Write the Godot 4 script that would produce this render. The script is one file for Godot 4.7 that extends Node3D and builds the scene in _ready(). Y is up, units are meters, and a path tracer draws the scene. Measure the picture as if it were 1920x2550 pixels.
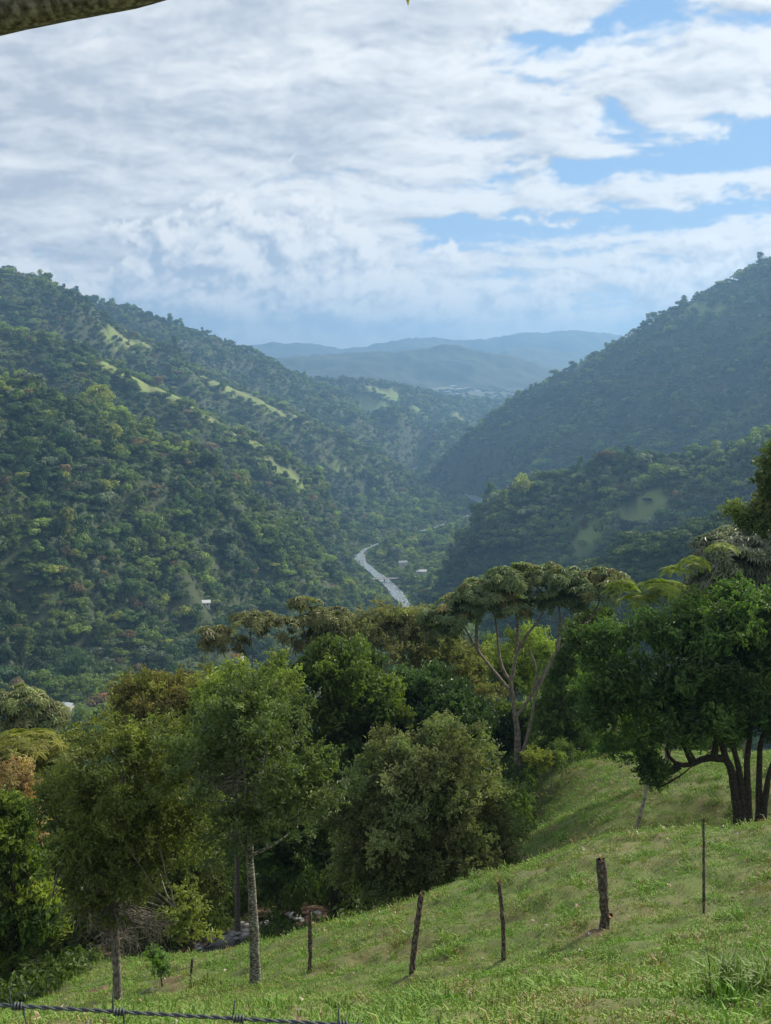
extends Node3D
# A green river valley seen from a grassy hillside: y is up, metres, the camera stands at the origin's eye height and looks along -z.

const RIDGES := [
	["west_near", 0.84, [Vector3(-396, 11, -760), Vector3(-366, -6, -810), Vector3(-314, -28, -900), Vector3(-286, -38, -930), Vector3(-255, -48, -960), Vector3(-212, -79, -1000), Vector3(-175, -122, -1050), Vector3(-129, -164, -1110), Vector3(-91, -216, -1160), Vector3(-58, -263, -1200), Vector3(-23, -299, -1225)]],
	["west_mid", 0.84, [Vector3(-686, 105, -1250), Vector3(-596, 74, -1330), Vector3(-485, 30, -1400), Vector3(-432, 17, -1415), Vector3(-367, -10, -1435), Vector3(-312, -40, -1455), Vector3(-290, -51, -1462), Vector3(-245, -81, -1485), Vector3(-205, -108, -1505), Vector3(-170, -130, -1535), Vector3(-128, -165, -1570), Vector3(-90, -199, -1600), Vector3(-30, -240, -1650), Vector3(12, -278, -1690)]],
	["west_high", 0.76, [Vector3(-928, 213, -1700), Vector3(-793, 167, -1780), Vector3(-636, 129, -1850), Vector3(-579, 114, -1885), Vector3(-541, 94, -1915), Vector3(-528, 73, -1935), Vector3(-491, 44, -1960), Vector3(-427, 20, -2000), Vector3(-407, 2, -2020), Vector3(-339, -41, -2060), Vector3(-272, -72, -2110), Vector3(-210, -106, -2150), Vector3(-177, -124, -2180), Vector3(-70, -187, -2280), Vector3(17, -245, -2380)]],
	["west_far", 0.55, [Vector3(-1117, 248, -2400), Vector3(-860, 178, -2500), Vector3(-719, 131, -2600), Vector3(-619, 103, -2650), Vector3(-495, 57, -2750), Vector3(-360, 4, -2850), Vector3(-287, -38, -2950), Vector3(-221, -76, -3050), Vector3(-149, -123, -3150), Vector3(-46, -190, -3300)]],
	["centre", 0.4, [Vector3(-283, -106, -3500), Vector3(-215, -88, -3600), Vector3(-80, -91, -3600), Vector3(26, -106, -3700), Vector3(107, -127, -3800), Vector3(208, -160, -3900), Vector3(373, -178, -4100)]],
	["centre_low", 0.3, [Vector3(34, -151, -3000), Vector3(137, -185, -3050), Vector3(195, -223, -2950)]],
	["east_high", 0.84, [Vector3(904, 262, -1750), Vector3(805, 213, -1930), Vector3(704, 161, -2050), Vector3(631, 124, -2100), Vector3(577, 88, -2150), Vector3(505, 46, -2220), Vector3(475, 19, -2250), Vector3(379, -43, -2340), Vector3(291, -100, -2420), Vector3(216, -173, -2480), Vector3(162, -230, -2530), Vector3(122, -273, -2570)]],
	["east_near", 0.76, [Vector3(456, -54, -930), Vector3(351, -81, -1000), Vector3(313, -96, -1020), Vector3(269, -102, -1050), Vector3(227, -109, -1080), Vector3(194, -120, -1100), Vector3(157, -137, -1130), Vector3(122, -160, -1160), Vector3(85, -195, -1190), Vector3(53, -239, -1205), Vector3(38, -266, -1212), Vector3(31, -285, -1216)]],
	["east_low", 0.5, [Vector3(257, -59, -520), Vector3(210, -84, -570), Vector3(177, -108, -620), Vector3(151, -137, -680), Vector3(118, -166, -750)]],
]
const GROUND_POINTS := [Vector3(0.00, -1.60, 0.00), Vector3(-6.00, -1.90, 1.00), Vector3(6.00, -1.30, 1.00), Vector3(0.00, -0.60, 4.00), Vector3(-10.00, -1.40, 8.00), Vector3(10.00, -0.40, 8.00), Vector3(0.00, -6.03, -9.20), Vector3(3.12, -5.37, -8.20), Vector3(1.64, -5.63, -8.60), Vector3(-2.37, -7.86, -12.00), Vector3(-5.71, -9.83, -15.00), Vector3(-8.30, -10.78, -16.00), Vector3(4.57, -5.62, -9.00), Vector3(6.20, -10.79, -20.00), Vector3(4.28, -11.13, -20.00), Vector3(2.25, -11.51, -19.50), Vector3(0.54, -12.20, -20.00), Vector3(-1.72, -13.80, -23.00), Vector3(-5.06, -16.24, -26.00), Vector3(-2.93, -14.14, -23.00), Vector3(-6.32, -15.25, -24.00), Vector3(10.37, -12.65, -28.00), Vector3(8.25, -14.13, -30.00), Vector3(6.91, -14.09, -30.00), Vector3(5.57, -14.12, -30.00), Vector3(3.85, -14.20, -29.00), Vector3(2.17, -14.68, -29.00), Vector3(0.86, -15.04, -28.50), Vector3(-1.80, -16.58, -30.00), Vector3(-5.54, -18.61, -32.00), Vector3(-7.73, -19.20, -32.00), Vector3(-9.94, -19.86, -32.00), Vector3(-11.41, -19.47, -30.00), Vector3(-14.89, -20.37, -30.00), Vector3(12.63, -12.26, -28.00), Vector3(7.67, -21.50, -47.00), Vector3(13.28, -21.77, -53.00), Vector3(17.34, -22.96, -59.00), Vector3(12.78, -24.95, -62.00), Vector3(10.58, -28.03, -69.00), Vector3(8.92, -29.50, -71.00), Vector3(14.66, -19.35, -43.00), Vector3(22.74, -24.46, -64.00), Vector3(13.60, -28.79, -74.00), Vector3(10.09, -20.07, -43.00), Vector3(18.24, -18.44, -45.00), Vector3(26.80, -21.83, -60.00), Vector3(-3.71, -33.01, -62.00), Vector3(-17.50, -29.51, -50.00), Vector3(-23.15, -30.69, -52.00), Vector3(-12.53, -25.59, -41.00), Vector3(-10.58, -26.14, -43.00), Vector3(-8.56, -27.65, -47.00), Vector3(-6.87, -29.53, -53.00), Vector3(-5.55, -31.57, -58.00), Vector3(8.00, -23.20, -38.00), Vector3(14.00, -22.20, -38.00), Vector3(2.00, -23.60, -38.00), Vector3(5.00, -20.00, -34.50), Vector3(10.00, -19.40, -34.50), Vector3(0.50, -20.20, -34.00), Vector3(-5.00, -23.50, -40.00), Vector3(20.00, -18.00, -36.00), Vector3(-12.00, -24.20, -40.00), Vector3(6.00, -33.50, -66.00), Vector3(-30.00, -26.00, -40.00), Vector3(30.00, -13.00, -40.00), Vector3(45.00, -14.00, -55.00), Vector3(-45.00, -28.00, -55.00), Vector3(-20.00, -34.50, -70.00), Vector3(-8.00, -36.50, -76.00), Vector3(-36.00, -35.00, -72.00), Vector3(6.00, -37.00, -84.00), Vector3(-2.00, -39.00, -88.00), Vector3(-15.00, -38.50, -84.00), Vector3(18.00, -33.00, -84.00), Vector3(-100.00, -10.00, -0.00), Vector3(-96.59, -20.60, -25.88), Vector3(-86.60, -29.93, -50.00), Vector3(-70.71, -37.36, -70.71), Vector3(-50.00, -42.37, -86.60), Vector3(-25.88, -44.64, -96.59), Vector3(0.00, -44.00, -100.00), Vector3(25.88, -44.64, -96.59), Vector3(50.00, -42.37, -86.60), Vector3(70.71, -37.36, -70.71), Vector3(86.60, -29.93, -50.00), Vector3(96.59, -20.60, -25.88), Vector3(100.00, -10.00, -0.00)]
const RIVER := [Vector2(47, -1120), Vector2(37, -1185), Vector2(27, -1225), Vector2(19, -1290), Vector2(4, -1380), Vector2(-21, -1480), Vector2(-37, -1560), Vector2(-30, -1640), Vector2(5, -1720), Vector2(76, -1840), Vector2(150, -1990), Vector2(191, -2120), Vector2(186, -2250), Vector2(152, -2360), Vector2(101, -2460), Vector2(62, -2560), Vector2(45, -2680), Vector2(60, -2790), Vector2(88, -2900), Vector2(126, -3060)]
const MOUNTAINS := [
	[Vector3(-1463, -107, -6000), Vector3(-1036, -72, -6000), Vector3(-734, -47, -6000), Vector3(-584, -22, -6000), Vector3(-358, 0, -6000), Vector3(-183, 7, -6000), Vector3(43, 15, -6000), Vector3(168, 27, -6000), Vector3(268, 45, -6000), Vector3(330, 54, -6000), Vector3(398, 42, -6000), Vector3(543, 15, -6000), Vector3(669, -7, -6000), Vector3(794, -42, -6000), Vector3(921, -82, -6000), Vector3(1173, -122, -6000)],
	[Vector3(559, -123, -8000), Vector3(758, -30, -8000), Vector3(857, 26, -8000), Vector3(1007, 50, -8000), Vector3(1191, 20, -8000), Vector3(1425, -3, -8000), Vector3(1694, -43, -8000), Vector3(2062, -69, -8000), Vector3(2561, -23, -8000)],
	[Vector3(-2846, -46, -9300), Vector3(-2068, 12, -9300), Vector3(-1485, 42, -9300), Vector3(-1174, 69, -9300), Vector3(-903, 96, -9300), Vector3(-632, 88, -9300), Vector3(-361, 38, -9300), Vector3(-264, 50, -9300), Vector3(-128, 69, -9300), Vector3(66, 107, -9300), Vector3(259, 138, -9300), Vector3(395, 142, -9300), Vector3(531, 126, -9300), Vector3(686, 115, -9300), Vector3(879, 134, -9300), Vector3(1072, 161, -9300), Vector3(1227, 180, -9300), Vector3(1343, 169, -9300), Vector3(1497, 191, -9300), Vector3(1652, 180, -9300), Vector3(1924, 165, -9300), Vector3(2274, 119, -9300), Vector3(2778, 107, -9300), Vector3(3556, 42, -9300)],
]
const BLUE_GAPS := [[13.4, 15.9, 2.9, 1.3, 1.0, 0], [8.3, 15.0, 3.1, 0.6, 0.9, -3], [8.7, 13.3, 1.7, 0.6, 0.7, 0], [5.2, 13.7, 1.2, 0.6, 0.55, 0], [11.6, 11.2, 2.2, 0.8, 1.0, 5], [15.2, 9.2, 5.6, 0.8, 1.1, -7], [18.1, 10.0, 2.2, 1.0, 1.0, 0], [9.9, 8.6, 1.4, 0.5, 0.8, 0], [4.2, 6.3, 4.6, 0.5, 1.0, -2], [11.5, 6.4, 6.3, 0.5, 1.0, -2], [17.4, 6.8, 3.1, 0.5, 0.9, 0], [-6.4, 7.7, 0.7, 0.3, 0.6, 0], [5.1, 8.8, 2.2, 0.3, 0.6, 0], [17.9, 14.7, 2.2, 0.6, 0.6, 0], [2.5, 10.9, 0.7, 0.3, 0.4, 0], [5.4, 10.5, 0.7, 0.3, 0.5, 0], [19.3, 12.4, 1.4, 0.7, 0.5, 0]]
const TREES := [
	{"label": "slender olive-green tree with drooping grey twigs at the lower edge of the pasture", "stems": [[Vector3(-6.32, -15.25, -24.00), Vector3(-6.32, -13.70, -24.00), Vector3(-6.33, -12.78, -24.00), Vector3(-6.37, -12.09, -24.00), Vector3(-6.08, -10.51, -24.00), Vector3(-5.91, -8.73, -24.00)], [Vector3(-6.33, -12.15, -24.00), Vector3(-5.85, -12.52, -24.00), Vector3(-5.37, -12.72, -24.00), Vector3(-4.80, -12.66, -23.70)], [Vector3(-6.35, -12.11, -24.00), Vector3(-6.90, -11.80, -24.00), Vector3(-7.34, -12.11, -24.00), Vector3(-7.74, -12.52, -24.00)]], "crowns": [[Vector3(-6.13, -9.84, -24.00), Vector3(1.52, 1.26, 1.37)], [Vector3(-6.88, -11.29, -24.00), Vector3(0.86, 0.86, 0.77)], [Vector3(-5.37, -11.07, -24.00), Vector3(1.01, 1.01, 0.91)], [Vector3(-5.63, -9.01, -24.00), Vector3(0.91, 0.61, 0.82)], [Vector3(-4.71, -10.28, -24.00), Vector3(0.51, 0.71, 0.46)], [Vector3(-4.68, -13.06, -24.00), Vector3(0.32, 0.36, 0.29)], [Vector3(-7.16, -10.28, -24.00), Vector3(0.61, 0.71, 0.55)], [Vector3(-6.25, -11.75, -24.00), Vector3(1.01, 0.51, 0.91)], [Vector3(-6.93, -12.60, -24.00), Vector3(0.51, 0.26, 0.46)], [Vector3(-5.74, -12.43, -24.00), Vector3(0.61, 0.24, 0.55)]], "style": "small", "tint": Color(0.048, 0.062, 0.020), "radius": 0.115, "tint2": Color(0.085, 0.095, 0.026), "lobe": 0.4, "spray": 0.95, "dense": 0.48, "lobes": 0.62, "bark": "grey_bark", "side_radius": 0.34, "taper": 0.3, "bare": [[Vector3(-6.35, -12.95, -24.00), Vector3(1.11, 0.76, 0.89), 90, true], [Vector3(-5.38, -13.12, -24.00), Vector3(0.61, 0.51, 0.49), 40, true], [Vector3(-7.19, -12.55, -24.00), Vector3(0.76, 0.61, 0.61), 40, true], [Vector3(-6.32, -13.70, -24.00), Vector3(0.61, 0.40, 0.49), 30, true]], "name": "slender_tree", "limbs": 0.5},
	{"label": "tree with a lichen-spotted pale trunk standing in the grass of the pasture", "stems": [[Vector3(-2.93, -14.18, -23.00), Vector3(-2.94, -13.13, -23.00), Vector3(-2.97, -11.91, -23.00), Vector3(-3.01, -11.04, -23.00), Vector3(-2.93, -10.07, -23.00), Vector3(-2.77, -9.21, -23.00), Vector3(-2.60, -8.26, -23.00)], [Vector3(-2.95, -11.00, -23.00), Vector3(-2.65, -10.87, -23.00), Vector3(-2.33, -10.67, -23.00), Vector3(-2.01, -10.55, -23.40)], [Vector3(-2.96, -10.28, -23.00), Vector3(-3.19, -9.85, -23.00), Vector3(-3.49, -9.43, -23.00), Vector3(-3.89, -9.21, -23.00)], [Vector3(-3.00, -11.15, -23.00), Vector3(-3.17, -10.82, -23.00), Vector3(-3.35, -10.39, -23.00)]], "crowns": [[Vector3(-2.16, -8.68, -23.00), Vector3(0.97, 0.78, 0.87)], [Vector3(-3.31, -8.37, -23.00), Vector3(1.07, 0.68, 0.96)], [Vector3(-1.68, -9.64, -23.00), Vector3(0.58, 0.64, 0.52)], [Vector3(-3.84, -9.32, -23.00), Vector3(0.68, 0.58, 0.61)], [Vector3(-2.60, -7.79, -23.00), Vector3(1.02, 0.44, 0.92)], [Vector3(-2.38, -10.07, -23.00), Vector3(0.78, 0.44, 0.70)], [Vector3(-4.18, -8.79, -23.00), Vector3(0.48, 0.48, 0.44)], [Vector3(-3.20, -10.28, -23.00), Vector3(0.58, 0.48, 0.52)]], "style": "small", "tint": Color(0.046, 0.062, 0.026), "radius": 0.125, "tint2": Color(0.070, 0.088, 0.032), "lobe": 0.4, "spray": 0.95, "dense": 0.48, "lobes": 0.62, "bark": "spotted_bark", "side_radius": 0.32, "taper": 0.35, "bare": [[Vector3(-3.99, -9.21, -23.00), Vector3(0.68, 0.48, 0.54), 46, true], [Vector3(-3.19, -10.07, -23.00), Vector3(0.78, 0.48, 0.62), 24, true]], "name": "pale_trunked_tree", "limbs": 0.5},
	{"label": "rounded grey-green bushy tree leaning over the brow of the pasture", "stems": [[Vector3(1.23, -20.69, -38.00), Vector3(1.14, -18.78, -38.00), Vector3(0.96, -16.99, -38.00), Vector3(1.21, -15.22, -38.00)], [Vector3(1.17, -19.14, -38.00), Vector3(2.15, -17.70, -38.00), Vector3(2.81, -16.28, -38.00)], [Vector3(1.14, -19.14, -38.00), Vector3(-0.05, -18.06, -38.00), Vector3(-0.56, -16.99, -38.00)]], "crowns": [[Vector3(1.13, -16.81, -38.00), Vector3(2.56, 2.24, 2.31)], [Vector3(-0.64, -17.88, -38.00), Vector3(1.28, 1.60, 1.15)], [Vector3(3.07, -16.37, -38.00), Vector3(1.44, 1.84, 1.30)], [Vector3(1.96, -14.78, -38.00), Vector3(1.76, 1.04, 1.59)], [Vector3(0.29, -15.22, -38.00), Vector3(1.36, 1.12, 1.23)], [Vector3(3.85, -18.24, -38.00), Vector3(0.83, 0.88, 0.75)], [Vector3(1.14, -18.78, -38.00), Vector3(1.92, 0.96, 1.73)], [Vector3(2.54, -13.79, -38.00), Vector3(0.88, 0.58, 0.79)], [Vector3(-1.07, -19.23, -38.00), Vector3(0.96, 0.67, 0.87)], [Vector3(3.35, -19.23, -38.00), Vector3(0.80, 0.48, 0.72)], [Vector3(-1.91, -16.81, -38.00), Vector3(0.80, 0.96, 0.72)], [Vector3(0.12, -14.26, -38.00), Vector3(0.80, 0.48, 0.72)]], "style": "small", "tint": Color(0.062, 0.078, 0.034), "radius": 0.16, "tint2": Color(0.090, 0.090, 0.045), "lobe": 0.62, "spray": 1.31, "dense": 0.75, "bark": "grey_bark", "name": "bushy_tree", "group": "trees in the gully below the pasture"},
	{"label": "dense dark green tree with pale tips in the middle of the gully", "stems": [[Vector3(-2.34, -29.54, -56.00), Vector3(-2.35, -22.95, -56.00), Vector3(-2.15, -17.32, -56.00)], [Vector3(-2.30, -22.95, -56.00), Vector3(-3.52, -20.37, -56.00), Vector3(-4.24, -18.84, -56.00)], [Vector3(-2.30, -22.43, -56.00), Vector3(-1.06, -20.37, -56.00), Vector3(-0.81, -19.10, -56.00)]], "crowns": [[Vector3(-2.39, -17.20, -56.00), Vector3(2.72, 1.77, 2.44)], [Vector3(-3.88, -19.22, -56.00), Vector3(2.12, 1.77, 1.91)], [Vector3(-1.05, -19.10, -56.00), Vector3(2.24, 1.65, 2.02)], [Vector3(-2.29, -20.89, -56.00), Vector3(2.83, 1.42, 2.55)]], "style": "oval", "tint": Color(0.026, 0.042, 0.014), "radius": 0.2, "tint2": Color(0.080, 0.100, 0.022), "mix": 0.18, "lobe": 0.8, "spray": 1.31, "dense": 0.8, "bark": "dark_bark", "name": "dark_tree", "group": "trees in the gully below the pasture"},
	{"label": "glossy blackish-green tree beside the dense dark tree in the gully", "stems": [[Vector3(3.30, -29.22, -58.00), Vector3(3.13, -23.77, -58.00), Vector3(2.97, -18.99, -58.00)], [Vector3(3.13, -23.77, -58.00), Vector3(4.26, -21.63, -58.00), Vector3(4.76, -20.57, -58.00)]], "crowns": [[Vector3(2.84, -19.25, -58.00), Vector3(2.57, 1.71, 2.31)], [Vector3(4.51, -20.84, -58.00), Vector3(1.71, 1.83, 1.54)], [Vector3(1.19, -18.99, -58.00), Vector3(1.34, 1.34, 1.21)], [Vector3(2.47, -21.63, -58.00), Vector3(2.69, 1.47, 2.42)]], "style": "oval", "tint": Color(0.020, 0.038, 0.014), "radius": 0.2, "tint2": Color(0.040, 0.065, 0.020), "mix": 0.25, "lobe": 0.8, "spray": 1.31, "dense": 0.8, "bark": "dark_bark", "leaf": "glossy_leaf", "name": "dark_tree", "group": "trees in the gully below the pasture"},
	{"label": "airy grey-olive tree rising behind the dark trees", "stems": [[Vector3(0.91, -31.15, -76.00), Vector3(0.90, -24.19, -76.00), Vector3(1.05, -20.44, -76.00)], [Vector3(0.90, -24.88, -76.00), Vector3(-0.76, -21.80, -76.00), Vector3(-1.09, -19.77, -76.00)], [Vector3(0.90, -24.19, -76.00), Vector3(2.54, -21.46, -76.00), Vector3(3.19, -20.10, -76.00)]], "crowns": [[Vector3(0.89, -20.78, -76.00), Vector3(2.88, 1.60, 2.60)], [Vector3(-1.09, -19.50, -76.00), Vector3(1.67, 1.03, 1.50)], [Vector3(3.19, -19.94, -76.00), Vector3(1.76, 1.44, 1.59)], [Vector3(1.54, -19.09, -76.00), Vector3(1.92, 0.83, 1.73)]], "style": "small", "tint": Color(0.085, 0.092, 0.046), "radius": 0.16, "tint2": Color(0.110, 0.100, 0.050), "lobe": 0.7, "spray": 2.12, "dense": 0.45, "bark": "grey_bark", "name": "airy_tree", "group": "trees in the gully below the pasture"},
	{"label": "brownish-olive tree with thin crown behind the slender tree", "stems": [[Vector3(-12.89, -27.39, -60.00), Vector3(-12.72, -23.21, -60.00), Vector3(-12.68, -20.19, -60.00)], [Vector3(-12.72, -23.48, -60.00), Vector3(-14.03, -21.28, -60.00), Vector3(-14.39, -20.19, -60.00)], [Vector3(-12.72, -23.48, -60.00), Vector3(-10.88, -21.83, -60.00), Vector3(-10.57, -19.64, -60.00)]], "crowns": [[Vector3(-12.70, -20.73, -60.00), Vector3(2.78, 1.77, 2.50)], [Vector3(-14.39, -20.32, -60.00), Vector3(1.57, 1.39, 1.41)], [Vector3(-10.61, -21.56, -60.00), Vector3(2.02, 1.77, 1.82)], [Vector3(-10.95, -19.10, -60.00), Vector3(1.57, 0.91, 1.41)], [Vector3(-12.91, -19.10, -60.00), Vector3(1.52, 0.76, 1.37)]], "style": "small", "tint": Color(0.088, 0.090, 0.026), "radius": 0.17, "tint2": Color(0.105, 0.085, 0.035), "lobe": 0.75, "spray": 1.88, "dense": 0.55, "bark": "grey_bark", "name": "olive_tree", "group": "trees in the gully below the pasture"},
	{"label": "fresh green tree between the olive tree and the pale-trunked tree", "stems": [[Vector3(-7.49, -24.96, -52.00), Vector3(-7.40, -20.11, -52.00), Vector3(-7.34, -17.02, -52.00)], [Vector3(-7.40, -20.11, -52.00), Vector3(-5.99, -17.97, -52.00), Vector3(-5.52, -16.55, -52.00)]], "crowns": [[Vector3(-7.68, -17.14, -52.00), Vector3(1.75, 1.53, 1.58)], [Vector3(-5.76, -17.61, -52.00), Vector3(1.42, 1.32, 1.28)], [Vector3(-5.28, -15.97, -52.00), Vector3(1.10, 0.92, 0.99)], [Vector3(-8.29, -18.92, -52.00), Vector3(1.32, 1.32, 1.18)]], "style": "small", "tint": Color(0.062, 0.085, 0.020), "radius": 0.15, "tint2": Color(0.095, 0.115, 0.028), "lobe": 0.65, "spray": 1.69, "dense": 0.65, "bark": "grey_bark", "name": "green_tree", "group": "trees in the gully below the pasture"},
	{"label": "flat-layered yellow-green tree at the far left of the gully", "stems": [[Vector3(-18.88, -28.21, -56.00), Vector3(-18.83, -24.52, -56.00), Vector3(-18.81, -21.40, -56.00)], [Vector3(-18.81, -23.99, -56.00), Vector3(-17.62, -22.43, -56.00), Vector3(-17.09, -21.40, -56.00)], [Vector3(-18.81, -23.99, -56.00), Vector3(-19.86, -22.69, -56.00), Vector3(-20.18, -21.66, -56.00)]], "crowns": [[Vector3(-19.02, -20.50, -56.00), Vector3(2.01, 0.52, 1.81)], [Vector3(-17.07, -21.02, -56.00), Vector3(1.42, 0.42, 1.27)], [Vector3(-20.18, -21.53, -56.00), Vector3(1.42, 0.47, 1.27)], [Vector3(-18.33, -21.66, -56.00), Vector3(1.89, 0.42, 1.70)], [Vector3(-19.12, -22.69, -56.00), Vector3(1.42, 0.61, 1.27)]], "style": "frond", "tint": Color(0.105, 0.108, 0.016), "radius": 0.15, "tint2": Color(0.060, 0.076, 0.018), "mix": 0.25, "lobe": 0.55, "spray": 0.72, "dense": 0.55, "flat": 0.4, "bark": "grey_bark", "name": "yellow_tree", "scatter": 0.4, "group": "trees in the gully below the pasture"},
	{"label": "dark green tree with yellowing leaf tips at the stream's left bank", "stems": [[Vector3(-13.53, -23.29, -37.00), Vector3(-13.42, -20.41, -37.00), Vector3(-13.20, -16.54, -37.00)], [Vector3(-13.42, -20.41, -37.00), Vector3(-12.69, -19.70, -37.00), Vector3(-12.33, -19.17, -37.00)]], "crowns": [[Vector3(-13.29, -16.72, -37.00), Vector3(0.90, 1.17, 0.81)], [Vector3(-13.55, -18.64, -37.00), Vector3(1.25, 1.48, 1.12)], [Vector3(-12.72, -20.41, -37.00), Vector3(1.09, 1.09, 0.98)], [Vector3(-13.85, -21.30, -37.00), Vector3(1.09, 1.09, 0.98)], [Vector3(-14.74, -17.76, -37.00), Vector3(1.25, 1.87, 1.12)]], "style": "oval", "tint": Color(0.034, 0.056, 0.014), "radius": 0.17, "tint2": Color(0.105, 0.125, 0.022), "mix": 0.18, "lobe": 0.6, "spray": 1.12, "dense": 0.7, "bark": "dark_bark", "name": "leafy_tree", "group": "trees in the gully below the pasture"},
	{"label": "small dry tree with pinkish-brown leaves at the far left", "stems": [[Vector3(-15.90, -24.76, -43.00), Vector3(-15.64, -20.64, -43.00), Vector3(-15.45, -17.62, -43.00)]], "crowns": [[Vector3(-15.54, -17.52, -43.00), Vector3(0.73, 1.00, 0.65)], [Vector3(-14.83, -18.52, -43.00), Vector3(0.62, 0.65, 0.55)], [Vector3(-14.49, -19.43, -43.00), Vector3(0.47, 0.47, 0.42)]], "style": "small", "tint": Color(0.170, 0.105, 0.065), "radius": 0.09, "tint2": Color(0.150, 0.120, 0.060), "lobe": 0.45, "spray": 1.38, "dense": 0.5, "bark": "grey_bark", "name": "dry_tree", "group": "trees in the gully below the pasture"},
	{"label": "pale olive tree on the slope beyond the yellow tree", "stems": [[Vector3(-29.57, -39.26, -86.00), Vector3(-29.36, -33.26, -86.00), Vector3(-29.28, -28.94, -86.00)], [Vector3(-29.35, -32.87, -86.00), Vector3(-30.67, -30.50, -86.00), Vector3(-31.17, -29.13, -86.00)]], "crowns": [[Vector3(-29.44, -28.35, -86.00), Vector3(2.47, 1.23, 2.22)], [Vector3(-27.03, -29.13, -86.00), Vector3(1.67, 0.94, 1.50)], [Vector3(-32.08, -28.55, -86.00), Vector3(2.18, 1.23, 1.96)], [Vector3(-29.14, -30.11, -86.00), Vector3(2.54, 1.09, 2.28)]], "style": "palmate", "tint": Color(0.080, 0.088, 0.036), "radius": 0.16, "tint2": Color(0.090, 0.110, 0.045), "lobe": 0.8, "spray": 1.62, "dense": 0.6, "bark": "grey_bark", "name": "pale_tree", "scatter": 0.5, "group": "trees in the gully below the pasture"},
	{"label": "sparse-crowned tree with bleached bare branches rising from the gully", "stems": [[Vector3(-10.48, -35.90, -82.00), Vector3(-10.28, -30.58, -82.00), Vector3(-10.51, -27.59, -82.00), Vector3(-10.70, -25.92, -82.00)], [Vector3(-10.57, -26.66, -82.00), Vector3(-9.75, -25.00, -82.00), Vector3(-8.31, -23.89, -82.00), Vector3(-7.51, -23.08, -82.00), Vector3(-6.85, -21.40, -82.00)], [Vector3(-10.63, -26.11, -82.00), Vector3(-11.71, -24.44, -82.00), Vector3(-12.63, -22.50, -82.00)], [Vector3(-10.66, -26.03, -82.00), Vector3(-10.26, -23.52, -82.00), Vector3(-10.40, -21.14, -82.00)], [Vector3(-8.31, -23.89, -82.00), Vector3(-7.58, -22.42, -82.00), Vector3(-7.84, -21.04, -82.00)]], "crowns": [[Vector3(-12.61, -21.62, -82.00), Vector3(1.66, 0.90, 1.49)], [Vector3(-10.39, -20.53, -82.00), Vector3(1.90, 0.76, 1.71)], [Vector3(-8.09, -20.82, -82.00), Vector3(1.66, 0.83, 1.49)], [Vector3(-11.67, -22.42, -82.00), Vector3(1.31, 0.62, 1.18)], [Vector3(-13.62, -22.42, -82.00), Vector3(0.90, 0.62, 0.81)]], "style": "palmate", "tint": Color(0.066, 0.072, 0.028), "radius": 0.17, "tint2": Color(0.085, 0.076, 0.032), "lobe": 0.75, "spray": 1.56, "dense": 0.42, "flat": 0.5, "bark": "grey_bark", "side_radius": 0.5, "name": "sparse_tree", "scatter": 0.3, "bare": [[Vector3(-8.30, -23.52, -82.00), Vector3(1.73, 1.38, 1.38), 34, true], [Vector3(-11.87, -23.89, -82.00), Vector3(1.38, 1.04, 1.11), 20, true]], "limbs": 0.5, "group": "trees in the gully below the pasture"},
	{"label": "rusty olive tree with large leaves beside the sparse-crowned tree", "stems": [[Vector3(-4.94, -34.43, -84.00), Vector3(-4.95, -26.74, -84.00), Vector3(-4.84, -22.22, -84.00)], [Vector3(-4.94, -25.98, -84.00), Vector3(-6.30, -22.22, -84.00), Vector3(-6.45, -19.99, -84.00)], [Vector3(-4.94, -25.61, -84.00), Vector3(-3.21, -22.97, -84.00), Vector3(-3.02, -21.47, -84.00)]], "crowns": [[Vector3(-4.65, -20.92, -84.00), Vector3(2.34, 0.99, 2.10)], [Vector3(-6.27, -19.69, -84.00), Vector3(1.27, 0.57, 1.15)], [Vector3(-3.09, -21.77, -84.00), Vector3(1.70, 0.99, 1.53)], [Vector3(-5.21, -22.78, -84.00), Vector3(2.05, 1.13, 1.85)]], "style": "palmate", "tint": Color(0.070, 0.076, 0.028), "radius": 0.18, "tint2": Color(0.085, 0.078, 0.032), "lobe": 0.8, "spray": 1.62, "dense": 0.6, "flat": 0.5, "bark": "grey_bark", "name": "rusty_tree", "scatter": 0.5, "group": "trees in the gully below the pasture"},
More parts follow.
